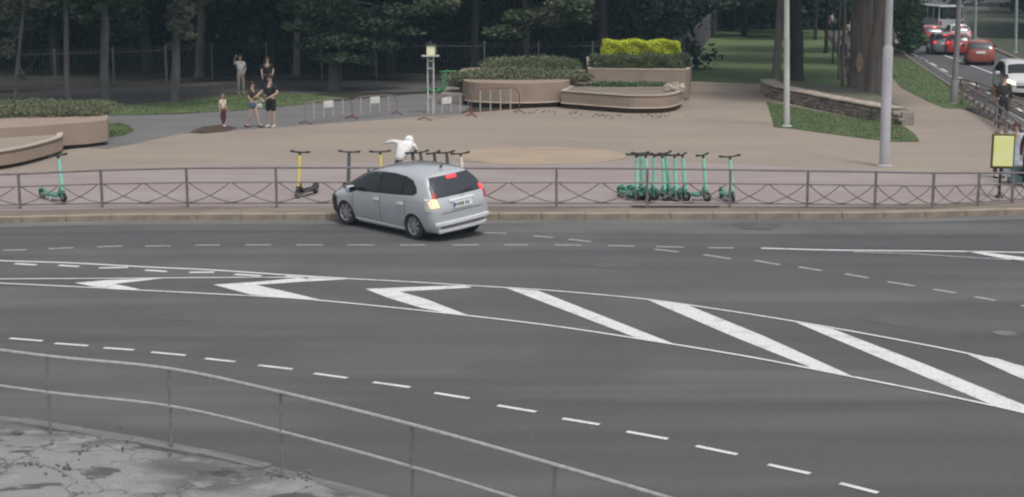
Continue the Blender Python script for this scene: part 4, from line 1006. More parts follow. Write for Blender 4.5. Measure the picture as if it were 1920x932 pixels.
# ================================================================ CARS
def car_body(sc=(1, 1, 1), van=0.0, name='car_body'):
    """closed cage of a small hatchback, subdivided; +x is forward; returns a mesh with wheel arches cut"""
    # station: (x_low, [ (x,y,z) for belt, window top, roof edge, roof centre ], sill half width, mid half width)
    St = [(-1.94, .71, .79, [(-1.92, .75, 1.0), (-1.62, .61, 1.34), (-1.52, .48, 1.43), (-1.57, 0, 1.455)], .24),
          (-1.80, .76, .835, [(-1.76, .80, 1.01), (-1.47, .64, 1.37), (-1.38, .50, 1.455), (-1.38, 0, 1.49)], .22),
          (-1.40, .80, .86, [(-1.36, .83, 1.0), (-1.20, .665, 1.395), (-1.14, .52, 1.485), (-1.14, 0, 1.525)], .19),
          (-.70, .80, .855, [(-.70, .835, .97), (-.66, .675, 1.41), (-.65, .53, 1.505), (-.65, 0, 1.545)], .18),
          (0, .80, .85, [(0, .83, .935), (0, .675, 1.40), (0, .53, 1.49), (0, 0, 1.53)], .18),
          (.50, .80, .85, [(.50, .825, .91), (.46, .665, 1.32), (.44, .52, 1.405), (.44, 0, 1.445)], .18),
          (.95, .80, .85, [(.95, .82, .89), (.93, .68, 1.15), (.92, .54, 1.215), (.92, 0, 1.255)], .18),
          (1.35, .79, .84, [(1.35, .79, .85), (1.34, .69, .95), (1.36, .54, .99), (1.38, 0, 1.03)], .19),
          (1.70, .74, .80, [(1.70, .73, .80), (1.70, .62, .86), (1.70, .45, .89), (1.70, 0, .91)], .20),
          (1.95, .74, .80, [(1.93, .70, .66), (1.90, .58, .72), (1.90, .4, .74), (1.91, 0, .76)], .24)]
    rows = []
    for (x, ys, ym, top, zf) in St:
        r_ = [(x, 0, zf - .02), (x, ys * .85, zf - .02), (x, ys, zf + .05), (x, ym, .42), (x, ym * 1.005, .70)] + [(a, b_, c_ + (van if i else van * .4)) for i, (a, b_, c_) in enumerate(top)]
        rows.append(r_)
    rows[0][4] = (-1.97, .80, .66); rows[0][3] = (-1.97, .79, .40)
    n = len(rows[0]); v = []; idx = {}
    for i, r_ in enumerate(rows):
        for j, p in enumerate(r_):
            idx[i, j, 1] = len(v); v.append((p[0], p[1], p[2]))
            if j in (0, n - 1): idx[i, j, -1] = idx[i, j, 1]
            else: idx[i, j, -1] = len(v); v.append((p[0], -p[1], p[2]))
    f = []
    for i in range(len(rows) - 1):
        for j in range(n - 1):
            for s in (1, -1): f.append((idx[i, j, s], idx[i + 1, j, s], idx[i + 1, j + 1, s], idx[i, j + 1, s])[::s])
    for i in (0, len(rows) - 1):
        for j in range(0, n - 1):
            q = [idx[i, j, 1], idx[i, j + 1, 1], idx[i, j + 1, -1], idx[i, j, -1]]; qq = []
            for a in q:
                if a not in qq: qq.append(a)
            f.append(tuple(qq))
    mb = MB().add([(p[0] * sc[0], p[1] * sc[1], p[2] * sc[2]) for p in v], f); me = mb.mesh(name)
    o = bpy.data.objects.new(name, me); C.objects.link(o)
    m1 = o.modifiers.new('s', 'SUBSURF'); m1.levels = 2; m1.render_levels = 2
    cut = MB()
    for x in (-1.25, 1.25):
        for s in (-1, 1): cut.lathe([(.345, -.16), (.345, .5)] if s > 0 else [(.345, -.5), (.345, .16)], 32, c=(x * sc[0], s * .74 * sc[1], .30), axis='y')
    co = bpy.data.objects.new('cutter', cut.mesh('cutter')); C.objects.link(co)
    m2 = o.modifiers.new('b', 'BOOLEAN'); m2.operation = 'DIFFERENCE'; m2.object = co; m2.solver = 'EXACT'
    dg = bpy.context.evaluated_depsgraph_get(); dg.update()
    out = bpy.data.meshes.new_from_object(o.evaluated_get(dg)); out.name = name
    out.shade_smooth(); out.set_sharp_from_angle(angle=R(38))
    bpy.data.objects.remove(o); bpy.data.objects.remove(co)
    bm = bmesh.new(); bm.from_mesh(out); tree_ = BVHTree.FromBMesh(bm); bm.free()
    return out, tree_
def panel(bvh, poly, axis, side, off=.006, thick=.01, step=.07):
    """a curved plate following the body: outline in two coordinates, projected along the axis from outside"""
    pts = []; n = len(poly)
    for i in range(n):
        a = Vector(poly[i]); b_ = Vector(poly[(i + 1) % n]); k = max(1, int((b_ - a).length / step))
        for j in range(k): pts.append(a.lerp(b_, j / k))
    nb = len(pts); P = [(p.x, p.y) for p in pts]
    xs = [p[0] for p in P]; ys = [p[1] for p in P]
    x = min(xs) + step / 2
    while x < max(xs):
        y = min(ys) + step / 2
        while y < max(ys):
            if inside(P, x, y) and min((Vector((x, y)) - q).length for q in pts[:nb]) > step * .4: pts.append(Vector((x, y)))
            y += step
        x += step
    r_ = delaunay_2d_cdt(pts, [(i, (i + 1) % nb) for i in range(nb)], [], 1, 1e-6)
    def proj(p):
        if axis == 'y': o_, d = Vector((p.x, side * 3, p.y)), Vector((0, -side, 0))
        elif axis == 'x': o_, d = Vector((side * 4, p.x, p.y)), Vector((-side, 0, 0))
        else: o_, d = Vector((p.x, p.y, 4)), Vector((0, 0, -1))
        h_ = bvh.ray_cast(o_, d)
        if h_[0] is None:
            h2 = bvh.find_nearest(o_ + d * 2.2); return h2[0], -d
        nn = h_[1]; nn = nn if nn.dot(d) < 0 else -nn
        return h_[0], nn
    v = []; vi = []
    for p in r_[0]:
        q, nn = proj(p); v.append(q + nn * off); vi.append(q - nn * thick)
    k = len(v); f = [tuple(q) for q in r_[2]]
    cnt = {}
    for q in f:
        for a, b_ in zip(q, q[1:] + q[:1]): cnt[(min(a, b_), max(a, b_))] = cnt.get((min(a, b_), max(a, b_)), 0) + 1
    ff = list(f)
    for (a, b_), c_ in cnt.items():
        if c_ == 1: ff.append((a, b_, b_ + k, a + k))
    return MB().add(v + vi, ff)
wheel_cache = {}
def wheel_meshes(r):
    if r in wheel_cache: return wheel_cache[r]
    ty = MB().lathe([(r * .66, -.09), (r * .93, -.095), (r, -.07), (r, .07), (r * .93, .095), (r * .66, .09)], 32, axis='y', cap=False).mesh('tyre', True); ty.materials.append(M['rubber'])
    m_ = MB().lathe([(r * .66, -.075), (r * .70, .06), (r * .66, .088), (r * .60, .07), (r * .58, -.02)], 32, axis='y', cap=False)
    m_.lathe([(r * .64, -.01), (r * .60, .015)], 24, axis='y')
    m_.lathe([(r * .17, .04), (r * .15, .085)], 12, axis='y')
    for k in range(7):
        a = k * 2 * math.pi / 7
        m_.box((r * .38 * math.cos(a), .062, r * .38 * math.sin(a)), (r * .50, .035, r * .17), rot=Matrix.Rotation(-a, 3, 'Y'))
    rim = m_.mesh('rim', True); rim.materials.append(M['rim']); wheel_cache[r] = (ty, rim); return ty, rim
def mir(poly): return [(-x, y) for x, y in poly][::-1]
def hatchback(label, cat, paint, lights='brake', sc=(1, 1, 1), van=0.0, steer=0.0, front_lit=False, plate_on=True, detail=True, group=None, black_nose=False):
    me, bvh = car_body(sc, van)
    t = thing('parked_car' if False else 'car', label, cat, group=group)
    ob = obj('body', me, paint, t)
    sx, sy, sz = sc
    X = lambda L_: [(x * sx, z * sz + van) for x, z in L_]
    Y = lambda L_: [(y * sy, z * sz + van) for y, z in L_]
    for s in (1, -1):
        fr = [(1.42, .885), (1.20, 1.0), (.98, 1.115), (.72, 1.245), (.45, 1.335), (.1, 1.395), (-.45, 1.415), (-.90, 1.39), (-1.16, 1.33), (-1.33, 1.20), (-1.38, 1.09), (-1.28, 1.03), (-.5, .98), (.5, .925)]
        obj('window_frame', panel(bvh, X(fr), 'y', s, .004), M['black'], t)
        for nm, W_ in (('quarter_window', [(1.32, .905), (1.16, .995), (.97, 1.09), (.93, 1.11), (.93, .925)]), ('front_window', [(.89, .945), (.89, 1.115), (.68, 1.225), (.43, 1.31), (.1, 1.365), (-.07, 1.375), (-.07, .975)]),
                       ('rear_window', [(-.13, .98), (-.13, 1.38), (-.5, 1.385), (-.86, 1.36), (-.86, 1.02)]), ('quarter_window', [(-.94, 1.03), (-.94, 1.345), (-1.13, 1.30), (-1.27, 1.19), (-1.32, 1.10), (-1.25, 1.055)])):
            obj(nm, panel(bvh, X(W_), 'y', s, .010), M['glass'], t)
        if detail:
            for xx in ((.93, -.10, -1.0) if detail else ()):
                seam = [(xx - .006, .90), (xx + .006, .90), (xx + .006, .30), (xx - .006, .30)]
                obj('door_seam', panel(bvh, [(x * sx, z * sz) for x, z in seam], 'y', s, .002), M['black'], t)
            for xx in (.02, -.85):
                obj('door_handle', panel(bvh, [((xx - .09) * sx, .80), ((xx + .09) * sx, .80), ((xx + .09) * sx, .835), ((xx - .09) * sx, .84)], 'y', s, .035), M['silver_trim'] if paint == M['silver'] else paint, t)
            obj('side_skirt', panel(bvh, [(-.88, .20), (.88, .20), (.90, .29), (-.88, .27)], 'y', s, .02), M['silver_trim'] if paint == M['silver'] else paint, t)
        # mirror
        mm = obj('wing_mirror', MB().box((.80 * sx, s * .96 * sy, .98 + van), (.14, .22, .16), bev=.035), paint, t, smooth=True)
        obj('mirror_glass', MB().box((.722 * sx, s * .96 * sy, .98 + van), (.01, .17, .11)), M['glass'], mm)
        # tail lights wrap round the corner
        tl = obj('tail_light', panel(bvh, [(s * y * sy, z * sz) for y, z in ([(.60 if s > 0 else .66, .80), (.79, .80), (.79, .985), (.64 if s > 0 else .68, .98)])], 'x', -1, .014), M['amber_lit'] if (lights == 'main' and s == 1) else (M['red_lit'] if lights and lights != 'main' else M['red_lens']), t)
        obj('tail_lens', panel(bvh, [(x * sx, z * sz) for x, z in [(-1.86, .72), (-1.70, .74), (-1.66, .86), (-1.72, 1.0), (-1.82, 1.0)]], 'y', s, .013), M['clear_lens'] if (lights == 'main') else M['red_lens'], tl)
        if lights == 'main':
            obj('upper_lens', panel(bvh, [(s * y * sy, z * sz) for y, z in [(.60, .98), (.72, 1.0), (.66, 1.10), (.60, 1.10)]], 'x', -1, .016), M['red_lens'] if s == 1 else M['red_lit'], tl)
        obj('headlight', panel(bvh, [(s * y * sy, z * sz) for y, z in [(.34, .56), (.62, .58), (.70, .74), (.60, .76), (.36, .66)]], 'x', 1, .012), M['headlit'] if front_lit else M['clear_lens'], t)
    obj('rear_window_frame', panel(bvh, Y([(-.71, .995), (.71, .995), (.66, 1.20), (.53, 1.39), (-.53, 1.39), (-.66, 1.20)]), 'x', -1, .006), M['black'], t)
    obj('rear_screen', panel(bvh, Y([(-.685, 1.01), (.685, 1.01), (.64, 1.18), (.51, 1.37), (-.51, 1.37), (-.64, 1.18)]), 'x', -1, .014), M['rear_glass'], t)
    obj('windscreen', panel(bvh, [((x) * sx, y * sy) for x, y in [(1.34, -.60), (1.40, 0), (1.34, .60), (.62, .52), (.58, 0), (.62, -.52)]], 'z', 1, .01), M['glass'], t)
    if lights:
        obj('high_brake_light', panel(bvh, Y([(-.13, 1.315), (.13, 1.315), (.13, 1.37), (-.13, 1.37)]), 'x', -1, .03), M['red_lit'], t)
    if plate_on:
        pl = obj('number_plate', panel(bvh, [(-.27 * sy, .73 * sz), (.27 * sy, .73 * sz), (.27 * sy, .865 * sz), (-.27 * sy, .865 * sz)], 'x', -1, .026), M['plate'], t)
        if detail:
            for y0 in (-.17, -.11, -.03, .02, .07, .13, .19): obj('plate_character', panel(bvh, [(y0, .765 * sz), (y0 + .032, .765 * sz), (y0 + .032, .835 * sz), (y0, .835 * sz)], 'x', -1, .031), M['plate_ink'], pl)
            obj('plate_band', panel(bvh, [(.225, .745 * sz), (.257, .745 * sz), (.257, .855 * sz), (.225, .855 * sz)], 'x', -1, .031), M['plate_blue'], pl)
            obj('tailgate_grip', panel(bvh, [(-.34, .885), (.34, .885), (.34, .925), (-.34, .925)], 'x', -1, .035), M['silver_trim'], t)
            obj('tailgate_seam', panel(bvh, [(-.56, .655), (.56, .655), (.56, .668), (-.56, .668)], 'x', -1, .003), M['black'], t)
            obj('bumper_trim', panel(bvh, [(-.74, .41), (.74, .41), (.74, .475), (-.74, .475)], 'x', -1, .045), M['silver_trim'], t)
            obj('bumper_trim', panel(bvh, [(-.66, .26), (.66, .26), (.66, .315), (-.66, .315)], 'x', -1, .045), M['silver_trim'], t)
            obj('bumper_grille', panel(bvh, [(-.60, .32), (.60, .32), (.60, .39), (-.60, .39)], 'x', -1, .006), M['steel_dark'], t)
            obj('wiper', MB().tube([(-1.955, .02, 1.03), (-1.90, -.15, 1.08), (-1.89, -.36, 1.10)], .012, 5), M['black'], t)
            obj('antenna', MB().tube([(-1.30, 0, 1.52), (-1.36, 0, 1.62)], [.018, .006], 6).lathe([(.04, 0), (.03, .025), (.01, .035)], 10, c=(-1.29, 0, 1.52)), M['black'], t)
    obj('grille', panel(bvh, [(-.30, .42), (.30, .42), (.30, .52), (-.30, .52)], 'x', 1, .008), M['black'], t)
    obj('underbody', MB().box((0, 0, .27), (3.3 * sx, 1.30 * sy, .16)), M['black'], t)
    if black_nose:
        obj('bumper_corner', panel(bvh, [(1.60, .22), (1.93, .24), (1.93, .72), (1.78, .76), (1.58, .68), (1.60, .40)], 'y', 1, .015), M['black'], t, label='black unpainted front corner of the bumper')
        obj('front_bumper', panel(bvh, [(-.66, .24), (.66, .24), (.68, .55), (-.68, .55)], 'x', 1, .013), M['black'], t)
    r = .30
    ty, rim = wheel_meshes(r)
    for x in (-1.25, 1.25):
        for s in (1, -1):
            wobj = bpy.data.objects.new('wheel', None); C.objects.link(wobj); wobj.parent = t; wobj.location = (x * sx, s * .745 * sy, .30)
            wobj.rotation_euler = (0, 0, (0 if s == 1 else math.pi) + (steer if x > 0 else 0)); wobj.empty_display_size = .1
            a = obj('tyre', ty, None, wobj); b_ = obj('rim', rim, None, wobj)
            obj('arch_liner', MB().box((x * sx, s * .60 * sy, .42), (.6, .06, .3)), M['black'], t) if s == 1 or True else None
    return t
RL, FL, RR_ = at(776, 449), at(646, 421), at(899, 431)
fwd = (FL - RL).normalized(); ang = math.atan2(fwd.y, fwd.x)
print('CAR wheelbase', (FL - RL).length, 'track', (RR_ - RL).length, 'dot', fwd.dot((RR_ - RL).normalized()), 'ang', math.degrees(ang))
mid = (RL + FL) / 2; perp = Vector((math.sin(ang), -math.cos(ang), 0))
cars = hatchback('silver five-door hatchback crossing the road with brake lights on', 'car', M['silver'], 'main', steer=R(6), black_nose=True)
cars.name = 'silver_hatchback'
cars.location = mid + perp * .80 + Vector((.04, 0, 0)); cars.rotation_euler = (0, 0, ang)
# the body leans on its springs towards the near side; the wheels stay on the road
ROLL = R(-4.6); rm_ = Matrix.Rotation(ROLL, 3, 'X'); pv_ = Vector((0, 0, .33))
for ch in cars.children:
    if not ch.name.startswith('wheel'):
        ch.rotation_euler = (ROLL, 0, 0); ch.location = pv_ - rm_ @ pv_
# red queue on the avenue
def far_car(px, g, label, paint, deg, **k):
    t = hatchback(label, 'car', paint, detail=False, **k); t.name = 'car'; t.location = at(px, g, .01); t.rotation_euler = (0, 0, R(deg)); return t
far_car(1835, 119, 'dull red car, nearest of the queue on the avenue', M['brick_car'], 76, sc=(.98, .92, .92), lights=None)
far_car(1790, 101, 'dark red car with brake lights on, second in the avenue queue', M['red_car'], 80, sc=(.95, .9, .9))
far_car(1764, 100, 'grey car with brake lights on beside the second red one', M['grey_car'], 82, sc=(.95, .9, .9))
far_car(1742, 83, 'bright red car at the head of the avenue queue below the minibus', M['red_car'], 86, sc=(.95, .9, .9))
far_car(1792, 80, 'white car in the avenue queue behind the thick grey pole', M['white_car'], 84, sc=(.95, .9, .9))
far_car(1906, 176, 'pale car with a dazzling headlight coming down the avenue at the right edge', M['white_car'], -100, sc=(1.05, 1.02, 1.0), lights=None, front_lit=True)
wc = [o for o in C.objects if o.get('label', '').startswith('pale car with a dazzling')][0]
obj('headlight_glow_patch', MB().box((1.99, -.62, .50), (.05, .50, .16), bev=.01), M['acid'], wc, label='headlight glow painted as a yellow-green patch below the lamp')  # plate coloured as the headlight's glow on the bumper
far_car(1519, 55, 'white car parked at the far end of the tree-lined path', M['white_car'], 0, lights=None)
# minibus
b = at(1760, 63, .01); t = thing('minibus', 'white minibus on the avenue beyond the red cars', 'minibus', b, R(93))
obj('body', MB().prism([(-2.9, -1.0), (2.5, -1.0), (2.9, -.7), (2.9, .7), (2.5, 1.0), (-2.9, 1.0)], .35, 1.25), M['white_car'], t)
obj('upper_body', MB().box((-.15, 0, 1.7), (5.4, 1.86, .9), bev=.12), M['glass'], t)
obj('roof', MB().box((-.15, 0, 2.22), (5.5, 1.92, .16), bev=.06), M['white_car'], t)
obj('rear_window', MB().box((-2.87, 0, 1.72), (.03, 1.4, .6)), M['rear_glass'], t)
for y in (-.94, .94):
    for x in (-2.7, -1.3, .1, 1.5): obj('window_pillar', MB().box((x, y, 1.7), (.1, .06, .9)), M['white_car'], t)
    obj('tail_light', MB().box((-2.92, y * .92, .95), (.04, .16, .3)), M['red_lens'], t)
obj('rear_bumper', MB().box((-2.95, 0, .42), (.14, 1.9, .2), bev=.03), M['steel_dark'], t)
for x in (-1.9, 1.9):
    for y in (-.9, .9):
        o = obj('wheel', wheel_meshes(.30)[0], None, t); o.location = (x, y, .34); o.scale = (1.13, 1.1, 1.13)

# ================================================================ PEOPLE
def skin_mesh(verts, edges, radii, sub=1, root=0):
    me = bpy.data.meshes.new('skin'); me.from_pydata([tuple(v) for v in verts], edges, []); o = bpy.data.objects.new('skin', me); C.objects.link(o)
    m_ = o.modifiers.new('k', 'SKIN'); m_.use_smooth_shade = True
    for i, r in enumerate(radii): me.skin_vertices[0].data[i].radius = (r, r) if not isinstance(r, tuple) else r
    me.skin_vertices[0].data[root].use_root = True
    if sub: m2 = o.modifiers.new('s', 'SUBSURF'); m2.levels = sub; m2.render_levels = sub
    dg = bpy.context.evaluated_depsgraph_get(); dg.update()
    out = bpy.data.meshes.new_from_object(o.evaluated_get(dg)); bpy.data.objects.remove(o); out.shade_smooth(); return out
def person(label, loc, face_deg, height, top, legs, hair=(.03, .02, .018), shoes=(.05, .05, .05), sleeve='short', trouser='long', pose=None, dress=False, hairlen=0.0, skin=None, bag=None, group=None):
    k = height / 1.75; t = thing('person', label, 'person', loc, R(face_deg - 90), group); t.scale = (k, k, k)
    J = dict(pelvis=(0, 0, .95), waist=(0, 0, 1.08), chest=(0, .01, 1.30), neck=(0, 0, 1.475), head=(0, .015, 1.56), face=(0, .03, 1.63), crown=(0, .01, 1.71))
    for s, n in ((-1, 'l'), (1, 'r')):
        J['sh' + n] = (s * .17, 0, 1.41); J['el' + n] = (s * .235, -.02, 1.14); J['wr' + n] = (s * .25, .05, .90)
        J['hip' + n] = (s * .095, 0, .90); J['kn' + n] = (s * .11, .02, .50); J['an' + n] = (s * .115, -.02, .09); J['toe' + n] = (s * .125, .15, .035)
    J.update(pose or {}); J = {a: Vector(b_) for a, b_ in J.items()}
    V = []; E = []; Rd = []; ix = {}
    def ad(n, p, r, par=None):
        ix[n] = len(V); V.append(Vector(p)); Rd.append(r)
        if par: E.append((ix[par], ix[n]))
    ad('pelvis', J['pelvis'], (.135, .105)); ad('waist', J['waist'], (.125, .095), 'pelvis'); ad('chest', J['chest'], (.15, .11), 'waist'); ad('neck', J['neck'], .055, 'chest')
    ad('head', J['head'], (.068, .075), 'neck'); ad('face', J['face'], (.078, .092), 'head'); ad('crown', J['crown'], (.055, .065), 'face')
    hd = (J['face'] - J['head']).normalized(); fw_ = Vector((0, 1, 0)) - hd * hd.y
    fw_.normalize()
    sk = M['skin'] if skin is None else skin
    for s, n in ((-1, 'l'), (1, 'r')):
        ad('sh' + n, J['sh' + n], .055, 'chest'); ad('el' + n, J['el' + n], .04, 'sh' + n); ad('wr' + n, J['wr' + n], .027, 'el' + n)
        d = (J['wr' + n] - J['el' + n]).normalized(); side = Vector((0, 1, 0)) - d * d.y
        side = side.normalized() if side.length > .1 else Vector((0, 0, 1)); nrm = d.cross(side)
        ad('palm' + n, J['wr' + n] + d * .075, (.032, .022), 'wr' + n)
        for q, (o_, ln) in enumerate(((-.027, .058), (-.009, .072), (.009, .078), (.027, .068))):
            b0 = J['wr' + n] + d * .10 + side * o_; ad('f%d%s' % (q, n), b0 + side * o_ * .15, .011, 'palm' + n)
            ad('g%d%s' % (q, n), b0 + d * ln * .6 + nrm * .008 * s, .0095, 'f%d%s' % (q, n)); ad('h%d%s' % (q, n), b0 + d * ln + nrm * .03 * s, .0075, 'g%d%s' % (q, n))
        ad('t0' + n, J['wr' + n] + d * .045 + side * .04, .012, 'palm' + n); ad('t1' + n, J['wr' + n] + d * .085 + side * .062, .010, 't0' + n)
        ad('hip' + n, J['hip' + n], .085, 'pelvis'); ad('kn' + n, J['kn' + n], .055, 'hip' + n); ad('an' + n, J['an' + n], .036, 'kn' + n); ad('toe' + n, J['toe' + n], (.03, .03), 'an' + n)
    body = skin_mesh(V, E, Rd, 1); bo = obj('body', body, sk, t)
    # face: nose, ears, eyes
    fc = J['face']; side_ = hd.cross(fw_)
    mbf = MB().tube([fc + fw_ * .085 + hd * .01, fc + fw_ * .115 - hd * .015, fc + fw_ * .085 - hd * .03], [.008, .013, .008], 6)
    for s in (-1, 1): mbf.tube([fc + side_ * s * .078 - hd * .03, fc + side_ * s * .088, fc + side_ * s * .078 + hd * .025], [.008, .014, .01], 6)
    obj('nose_and_ears', mbf, sk, t)
    me_ = MB()
    for s in (-1, 1): me_.lathe([(.001, -.006), (.010, 0), (.001, .006)], 8, c=tuple(fc + fw_ * .087 + side_ * s * .03 + hd * .015), axis='y')
    obj('eyes', me_, M['black'], t)
    # hair
    hm = MB(); c_ = fc + hd * .035 - fw_ * .012; n_ = 14; vv = []; ff = []
    for i in range(8):
        th_ = i / 7 * (1.75)
        for j in range(n_):
            ph = j / n_ * 2 * math.pi; low = th_ * (1.0 - .33 * max(0, math.cos(ph)))
            dirv = hd * math.cos(low) + (fw_ * math.cos(ph) + side_ * math.sin(ph)) * math.sin(low)
            rad = .108 + .004 * math.sin(ph * 5 + i); ext = -hd * hairlen * (max(0, -math.cos(ph) * .9 + .2)) * (1 if i == 7 else .4 if i == 6 else 0)
            vv.append(c_ + dirv * rad + ext)
    for i in range(7):
        for j in range(n_): ff.append((i * n_ + j, i * n_ + (j + 1) % n_, (i + 1) * n_ + (j + 1) % n_, (i + 1) * n_ + j))
    hcol = mat('hair', hair, tuple(h * .6 for h in hair), scale=20, rough=.7, bump=.3)
    obj('hair', hm.add(vv, ff), hcol, t, smooth=True)
    # top
    tm = mat('top_cloth', top, tuple(c * .82 for c in top), scale=8, rough=.9, bump=.3); lm = mat('leg_cloth', legs, tuple(c * .82 for c in legs), scale=8, rough=.9, bump=.3)
    v = [J['pelvis'] + Vector((0, 0, -.02)), J['waist'], J['chest'], J['chest'].lerp(J['neck'], .72)]; e = [(0, 1), (1, 2), (2, 3)]; r = [(.158, .125), (.155, .125), (.178, .138), (.075, .07)]
    for n in 'lr':
        a = len(v); fr = {'short': .75, 'long': 1.0, 'none': .12}[sleeve]
        v.append(J['sh' + n]); e.append((2, a)); r.append(.075)
        v.append(J['sh' + n].lerp(J['el' + n], min(fr, 1.0))); e.append((a, a + 1)); r.append(.062 if sleeve != 'long' else .058)
        if sleeve == 'long': v.append(J['el' + n].lerp(J['wr' + n], 1.1)); e.append((a + 1, a + 2)); r.append(.042)
    obj('top', skin_mesh(v, e, r, 1), tm, t)
    if dress:
        obj('skirt', MB().lathe([(.155, 1.05), (.17, .95), (.21, .75), (.27, .5), (.33, .22)], 18), lm, t, smooth=True)
    else:
        v = [J['waist'] + Vector((0, 0, -.03)), J['pelvis']]; e = [(0, 1)]; r = [(.148, .118), (.155, .125)]
        fr = 1.0 if trouser == 'long' else .55 if trouser == 'short' else .95
        for n in 'lr':
            a = len(v); v.append(J['hip' + n] + Vector((0, 0, -.06))); e.append((1, a)); r.append(.108)
            if trouser == 'long':
                v.append(J['kn' + n]); e.append((a, a + 1)); r.append(.078); v.append(J['an' + n] + Vector((0, 0, .03))); e.append((a + 1, a + 2)); r.append(.06)
            else: v.append(J['hip' + n].lerp(J['kn' + n], fr)); e.append((a, a + 1)); r.append(.092)
        obj('trousers' if trouser == 'long' else 'shorts', skin_mesh(v, e, r, 1), lm, t)
    sm = mat('shoe', shoes, rough=.7)
    for n in 'lr':
        a = J['an' + n]; b_ = J['toe' + n]; d = (b_ - a); d.z = 0; d.normalize()
        sh = skin_mesh([a + Vector((0, 0, -.02)) - d * .02, Vector((a.x, a.y, .045)) - d * .04, Vector((a.x, a.y, .045)) + d * .07, Vector((b_.x, b_.y, .035)) + d * .02], [(0, 1), (1, 2), (2, 3)], [.045, .048, .046, .036], 1)
        obj('shoe', sh, sm, t)
    return t, J
W_ = (.72, .72, .70)
# man with arm raised
person('man in a white shirt and beige trousers raising his hand by the iron fence', at(452, 177, PZ), -60, 1.72, (.52, .54, .58), (.33, .29, .25), sleeve='short', shoes=(.25, .22, .2),
       pose=dict(elr=(.30, .05, 1.34), wrr=(.26, .12, 1.60), ell=(-.27, -.06, 1.16), wrl=(-.16, .10, 1.02)))
person('person in black almost hidden behind the bald man in black', at(503, 183, PZ), -90, 1.74, (.015, .015, .018), (.02, .02, .025), sleeve='short', pose=dict(ell=(-.25, .0, 1.15), wrl=(-.20, .12, .92), elr=(.25, .02, 1.15), wrr=(.20, .15, .93)))
# child
person('small child in a cream shirt and maroon trousers', at(419, 237, PZ), -40, 1.13, (.75, .70, .55), (.14, .035, .045), hair=(.3, .2, .12), shoes=(.6, .6, .6), sleeve='short', pose=dict(anl=(-.10, -.12, .10), toel=(-.1, .05, .04), anr=(.10, .12, .09), toer=(.1, .28, .04)))
# woman
person('woman in a dark brown top and denim shorts holding the man by the hand', at(474, 239, PZ), -20, 1.62, (.055, .035, .03), (.12, .17, .24), hair=(.03, .018, .015), sleeve='short', trouser='short', hairlen=.22, shoes=(.04, .04, .05),
       pose=dict(ell=(-.24, .08, 1.16), wrl=(-.12, .32, 1.06), elr=(.26, 0, 1.14), wrr=(.20, .2, 1.0), kn_l=(0, 0, 0), knl=(-.10, .14, .50), anl=(-.10, .24, .10), toel=(-.10, .40, .04), knr=(.10, -.02, .50), anr=(.10, -.24, .12), toer=(.10, -.08, .04)))
b = at(484, 236, PZ); t = thing('white_bag', 'white bag carried between the woman and the man in black', 'bag', b + Vector((.05, -.05, 0)))
obj('bag_body', MB().box((0, 0, .70), (.24, .12, .17), bev=.035), M['white_paper'], t, smooth=True)
obj('handle', MB().tube([(-.08, 0, .78), (-.05, 0, .88), (.05, 0, .88), (.08, 0, .78)], .01, 6), M['white_paper'], t)
# man in black
person('short-haired man in a black T-shirt and black shorts', at(509, 239, PZ), -115, 1.84, (.022, .018, .018), (.022, .018, .018), hair=(.02, .015, .012), sleeve='short', trouser='knee', shoes=(.5, .5, .5),
       pose=dict(ell=(-.30, .04, 1.16), wrl=(-.12, .22, 1.04), elr=(.32, .06, 1.18), wrr=(.40, .25, 1.05)))
# person in white leaning over the scooters (seen from behind)
pw, pj = person('person in a white hoodie bending over the scooters behind the car', at(754, 366, PZ), 82, 1.66, (.85, .85, .84), (.10, .105, .12), hair=(.75, .75, .74), sleeve='long', trouser='short', shoes=(.5, .5, .5),
       pose=dict(pelvis=(-.08, -.08, .92), waist=(-.03, .02, 1.06), chest=(.08, .20, 1.25), neck=(.10, .26, 1.37), head=(.12, .32, 1.40), face=(.13, .38, 1.42), crown=(.13, .44, 1.44), shl=(-.09, .22, 1.37), shr=(.27, .20, 1.35), ell=(-.30, .28, 1.39), wrl=(-.50, .38, 1.34), elr=(.35, .26, 1.17), wrr=(.22, .46, 1.05)))
fc_ = pj['face']; hood = MB(); 
for i in range(9):
    pass
hood.lathe([(.02, -.13), (.085, -.10), (.118, -.03), (.122, .03), (.10, .09), (.055, .125), (.01, .135)], 14, c=(fc_.x, fc_.y - .03, fc_.z - .01))
obj('hood', hood, bpy.data.materials['top_cloth.%03d' % (len([m for m in bpy.data.materials if m.name.startswith('top_cloth')]) - 1)], pw, smooth=True)
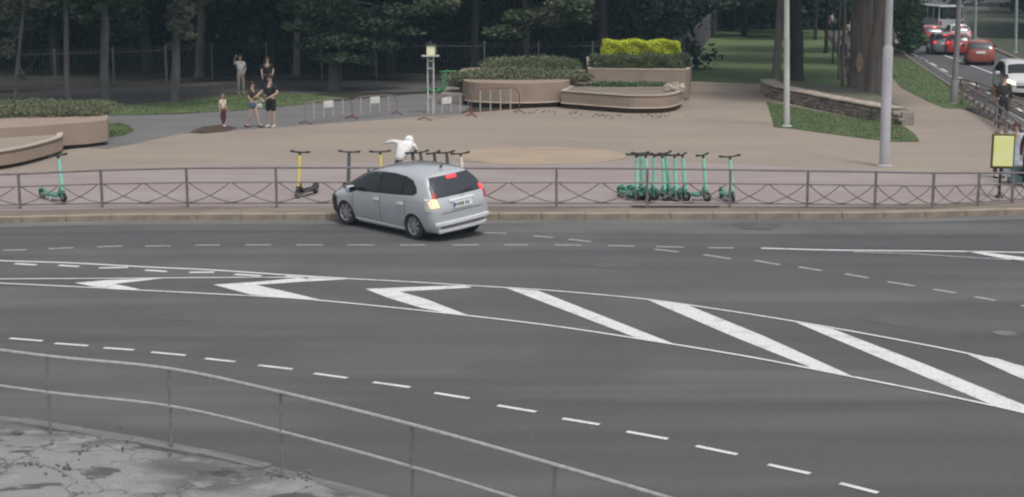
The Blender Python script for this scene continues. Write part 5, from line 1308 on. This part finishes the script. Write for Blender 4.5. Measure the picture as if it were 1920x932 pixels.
# people at the right edge
person('woman in a long pale blue dress behind the yellow sign', at(1901, 344, PZ), -120, 1.62, (.55, .60, .66), (.48, .55, .66), hair=(.12, .06, .04), sleeve='short', dress=True, hairlen=.2)
person('person in a maroon and navy outfit cut by the right edge of the frame', at(1928, 352, PZ), -100, 1.66, (.07, .02, .03), (.02, .025, .05), hair=(.02, .015, .015), sleeve='long')
person('brown-haired person hidden below the head by the yellow sign', at(1871, 334, PZ), -70, 1.52, (.12, .08, .07), (.06, .05, .05), hair=(.09, .05, .035), sleeve='short', hairlen=.12)
person('person in dark clothes leaning on the avenue fence', at(1880, 231, PZ), 60, 1.74, (.06, .052, .055), (.05, .04, .04), hair=(.04, .03, .03), sleeve='long', shoes=(.2, .15, .12))
# distant strollers on the tree-lined path
for i, (px, g, c1, lab) in enumerate([(1560, 62, (.5, .5, .5), 'distant stroller in a pale top on the path left of the massive trunks'), (1581, 110, (.3, .28, .28), 'stroller in a grey top between the thin stems left of the massive trunks'), (1592, 84, (.55, .52, .5), 'stroller in a white top just left of the massive trunks')]):
    person(lab, at(px, g, PZ), -90, 1.65, c1, (.05, .05, .06))
# lane lines of the avenue
for nm, L_, wd in (('avenue_line', [(1740, 92), (1800, 115), (1870, 141), (1935, 165), (2000, 190)], .14), ('avenue_edge_line', [(1725, 108), (1770, 136), (1830, 172), (1880, 203), (1940, 238)], .10)):
    obj(nm, strip_mb(smooth_line([at(x, y) for x, y in L_], 5), wd, .012), M['paint' if nm == 'avenue_line' else 'worn_paint'], bpy.data.objects['avenue'])
for (x0, y0, x1, y1) in [(1680, 86, 1688, 90), (1697, 94, 1705, 98), (1711, 101, 1720, 106), (1728, 110, 1738, 115), (1744, 118, 1756, 124), (1764, 129, 1776, 135), (1798, 145, 1810, 151), (1822, 156, 1834, 162), (1846, 170, 1858, 177), (1872, 184, 1886, 192), (1905, 203, 1922, 212)]:
    obj('avenue_dash', strip_mb([at(x0, y0), at(x1, y1)], .16, .012), M['paint'], bpy.data.objects['avenue'])
# ================================================================ HAZE
hz = MB().box((0, 104, 10.5), (150, 216, 23.6))
hm = bpy.data.materials.new('haze'); hm.use_nodes = True; n_ = hm.node_tree.nodes; n_.clear()
pv = n_.new('ShaderNodeVolumePrincipled'); pv.inputs['Color'].default_value = (0.56, 0.84, 1.0, 1); pv.inputs['Density'].default_value = 0.00055; pv.inputs['Anisotropy'].default_value = 0.0
mo = n_.new('ShaderNodeOutputMaterial'); hm.node_tree.links.new(pv.outputs[0], mo.inputs['Volume'])
obj('haze', hz, hm, kind='stuff')
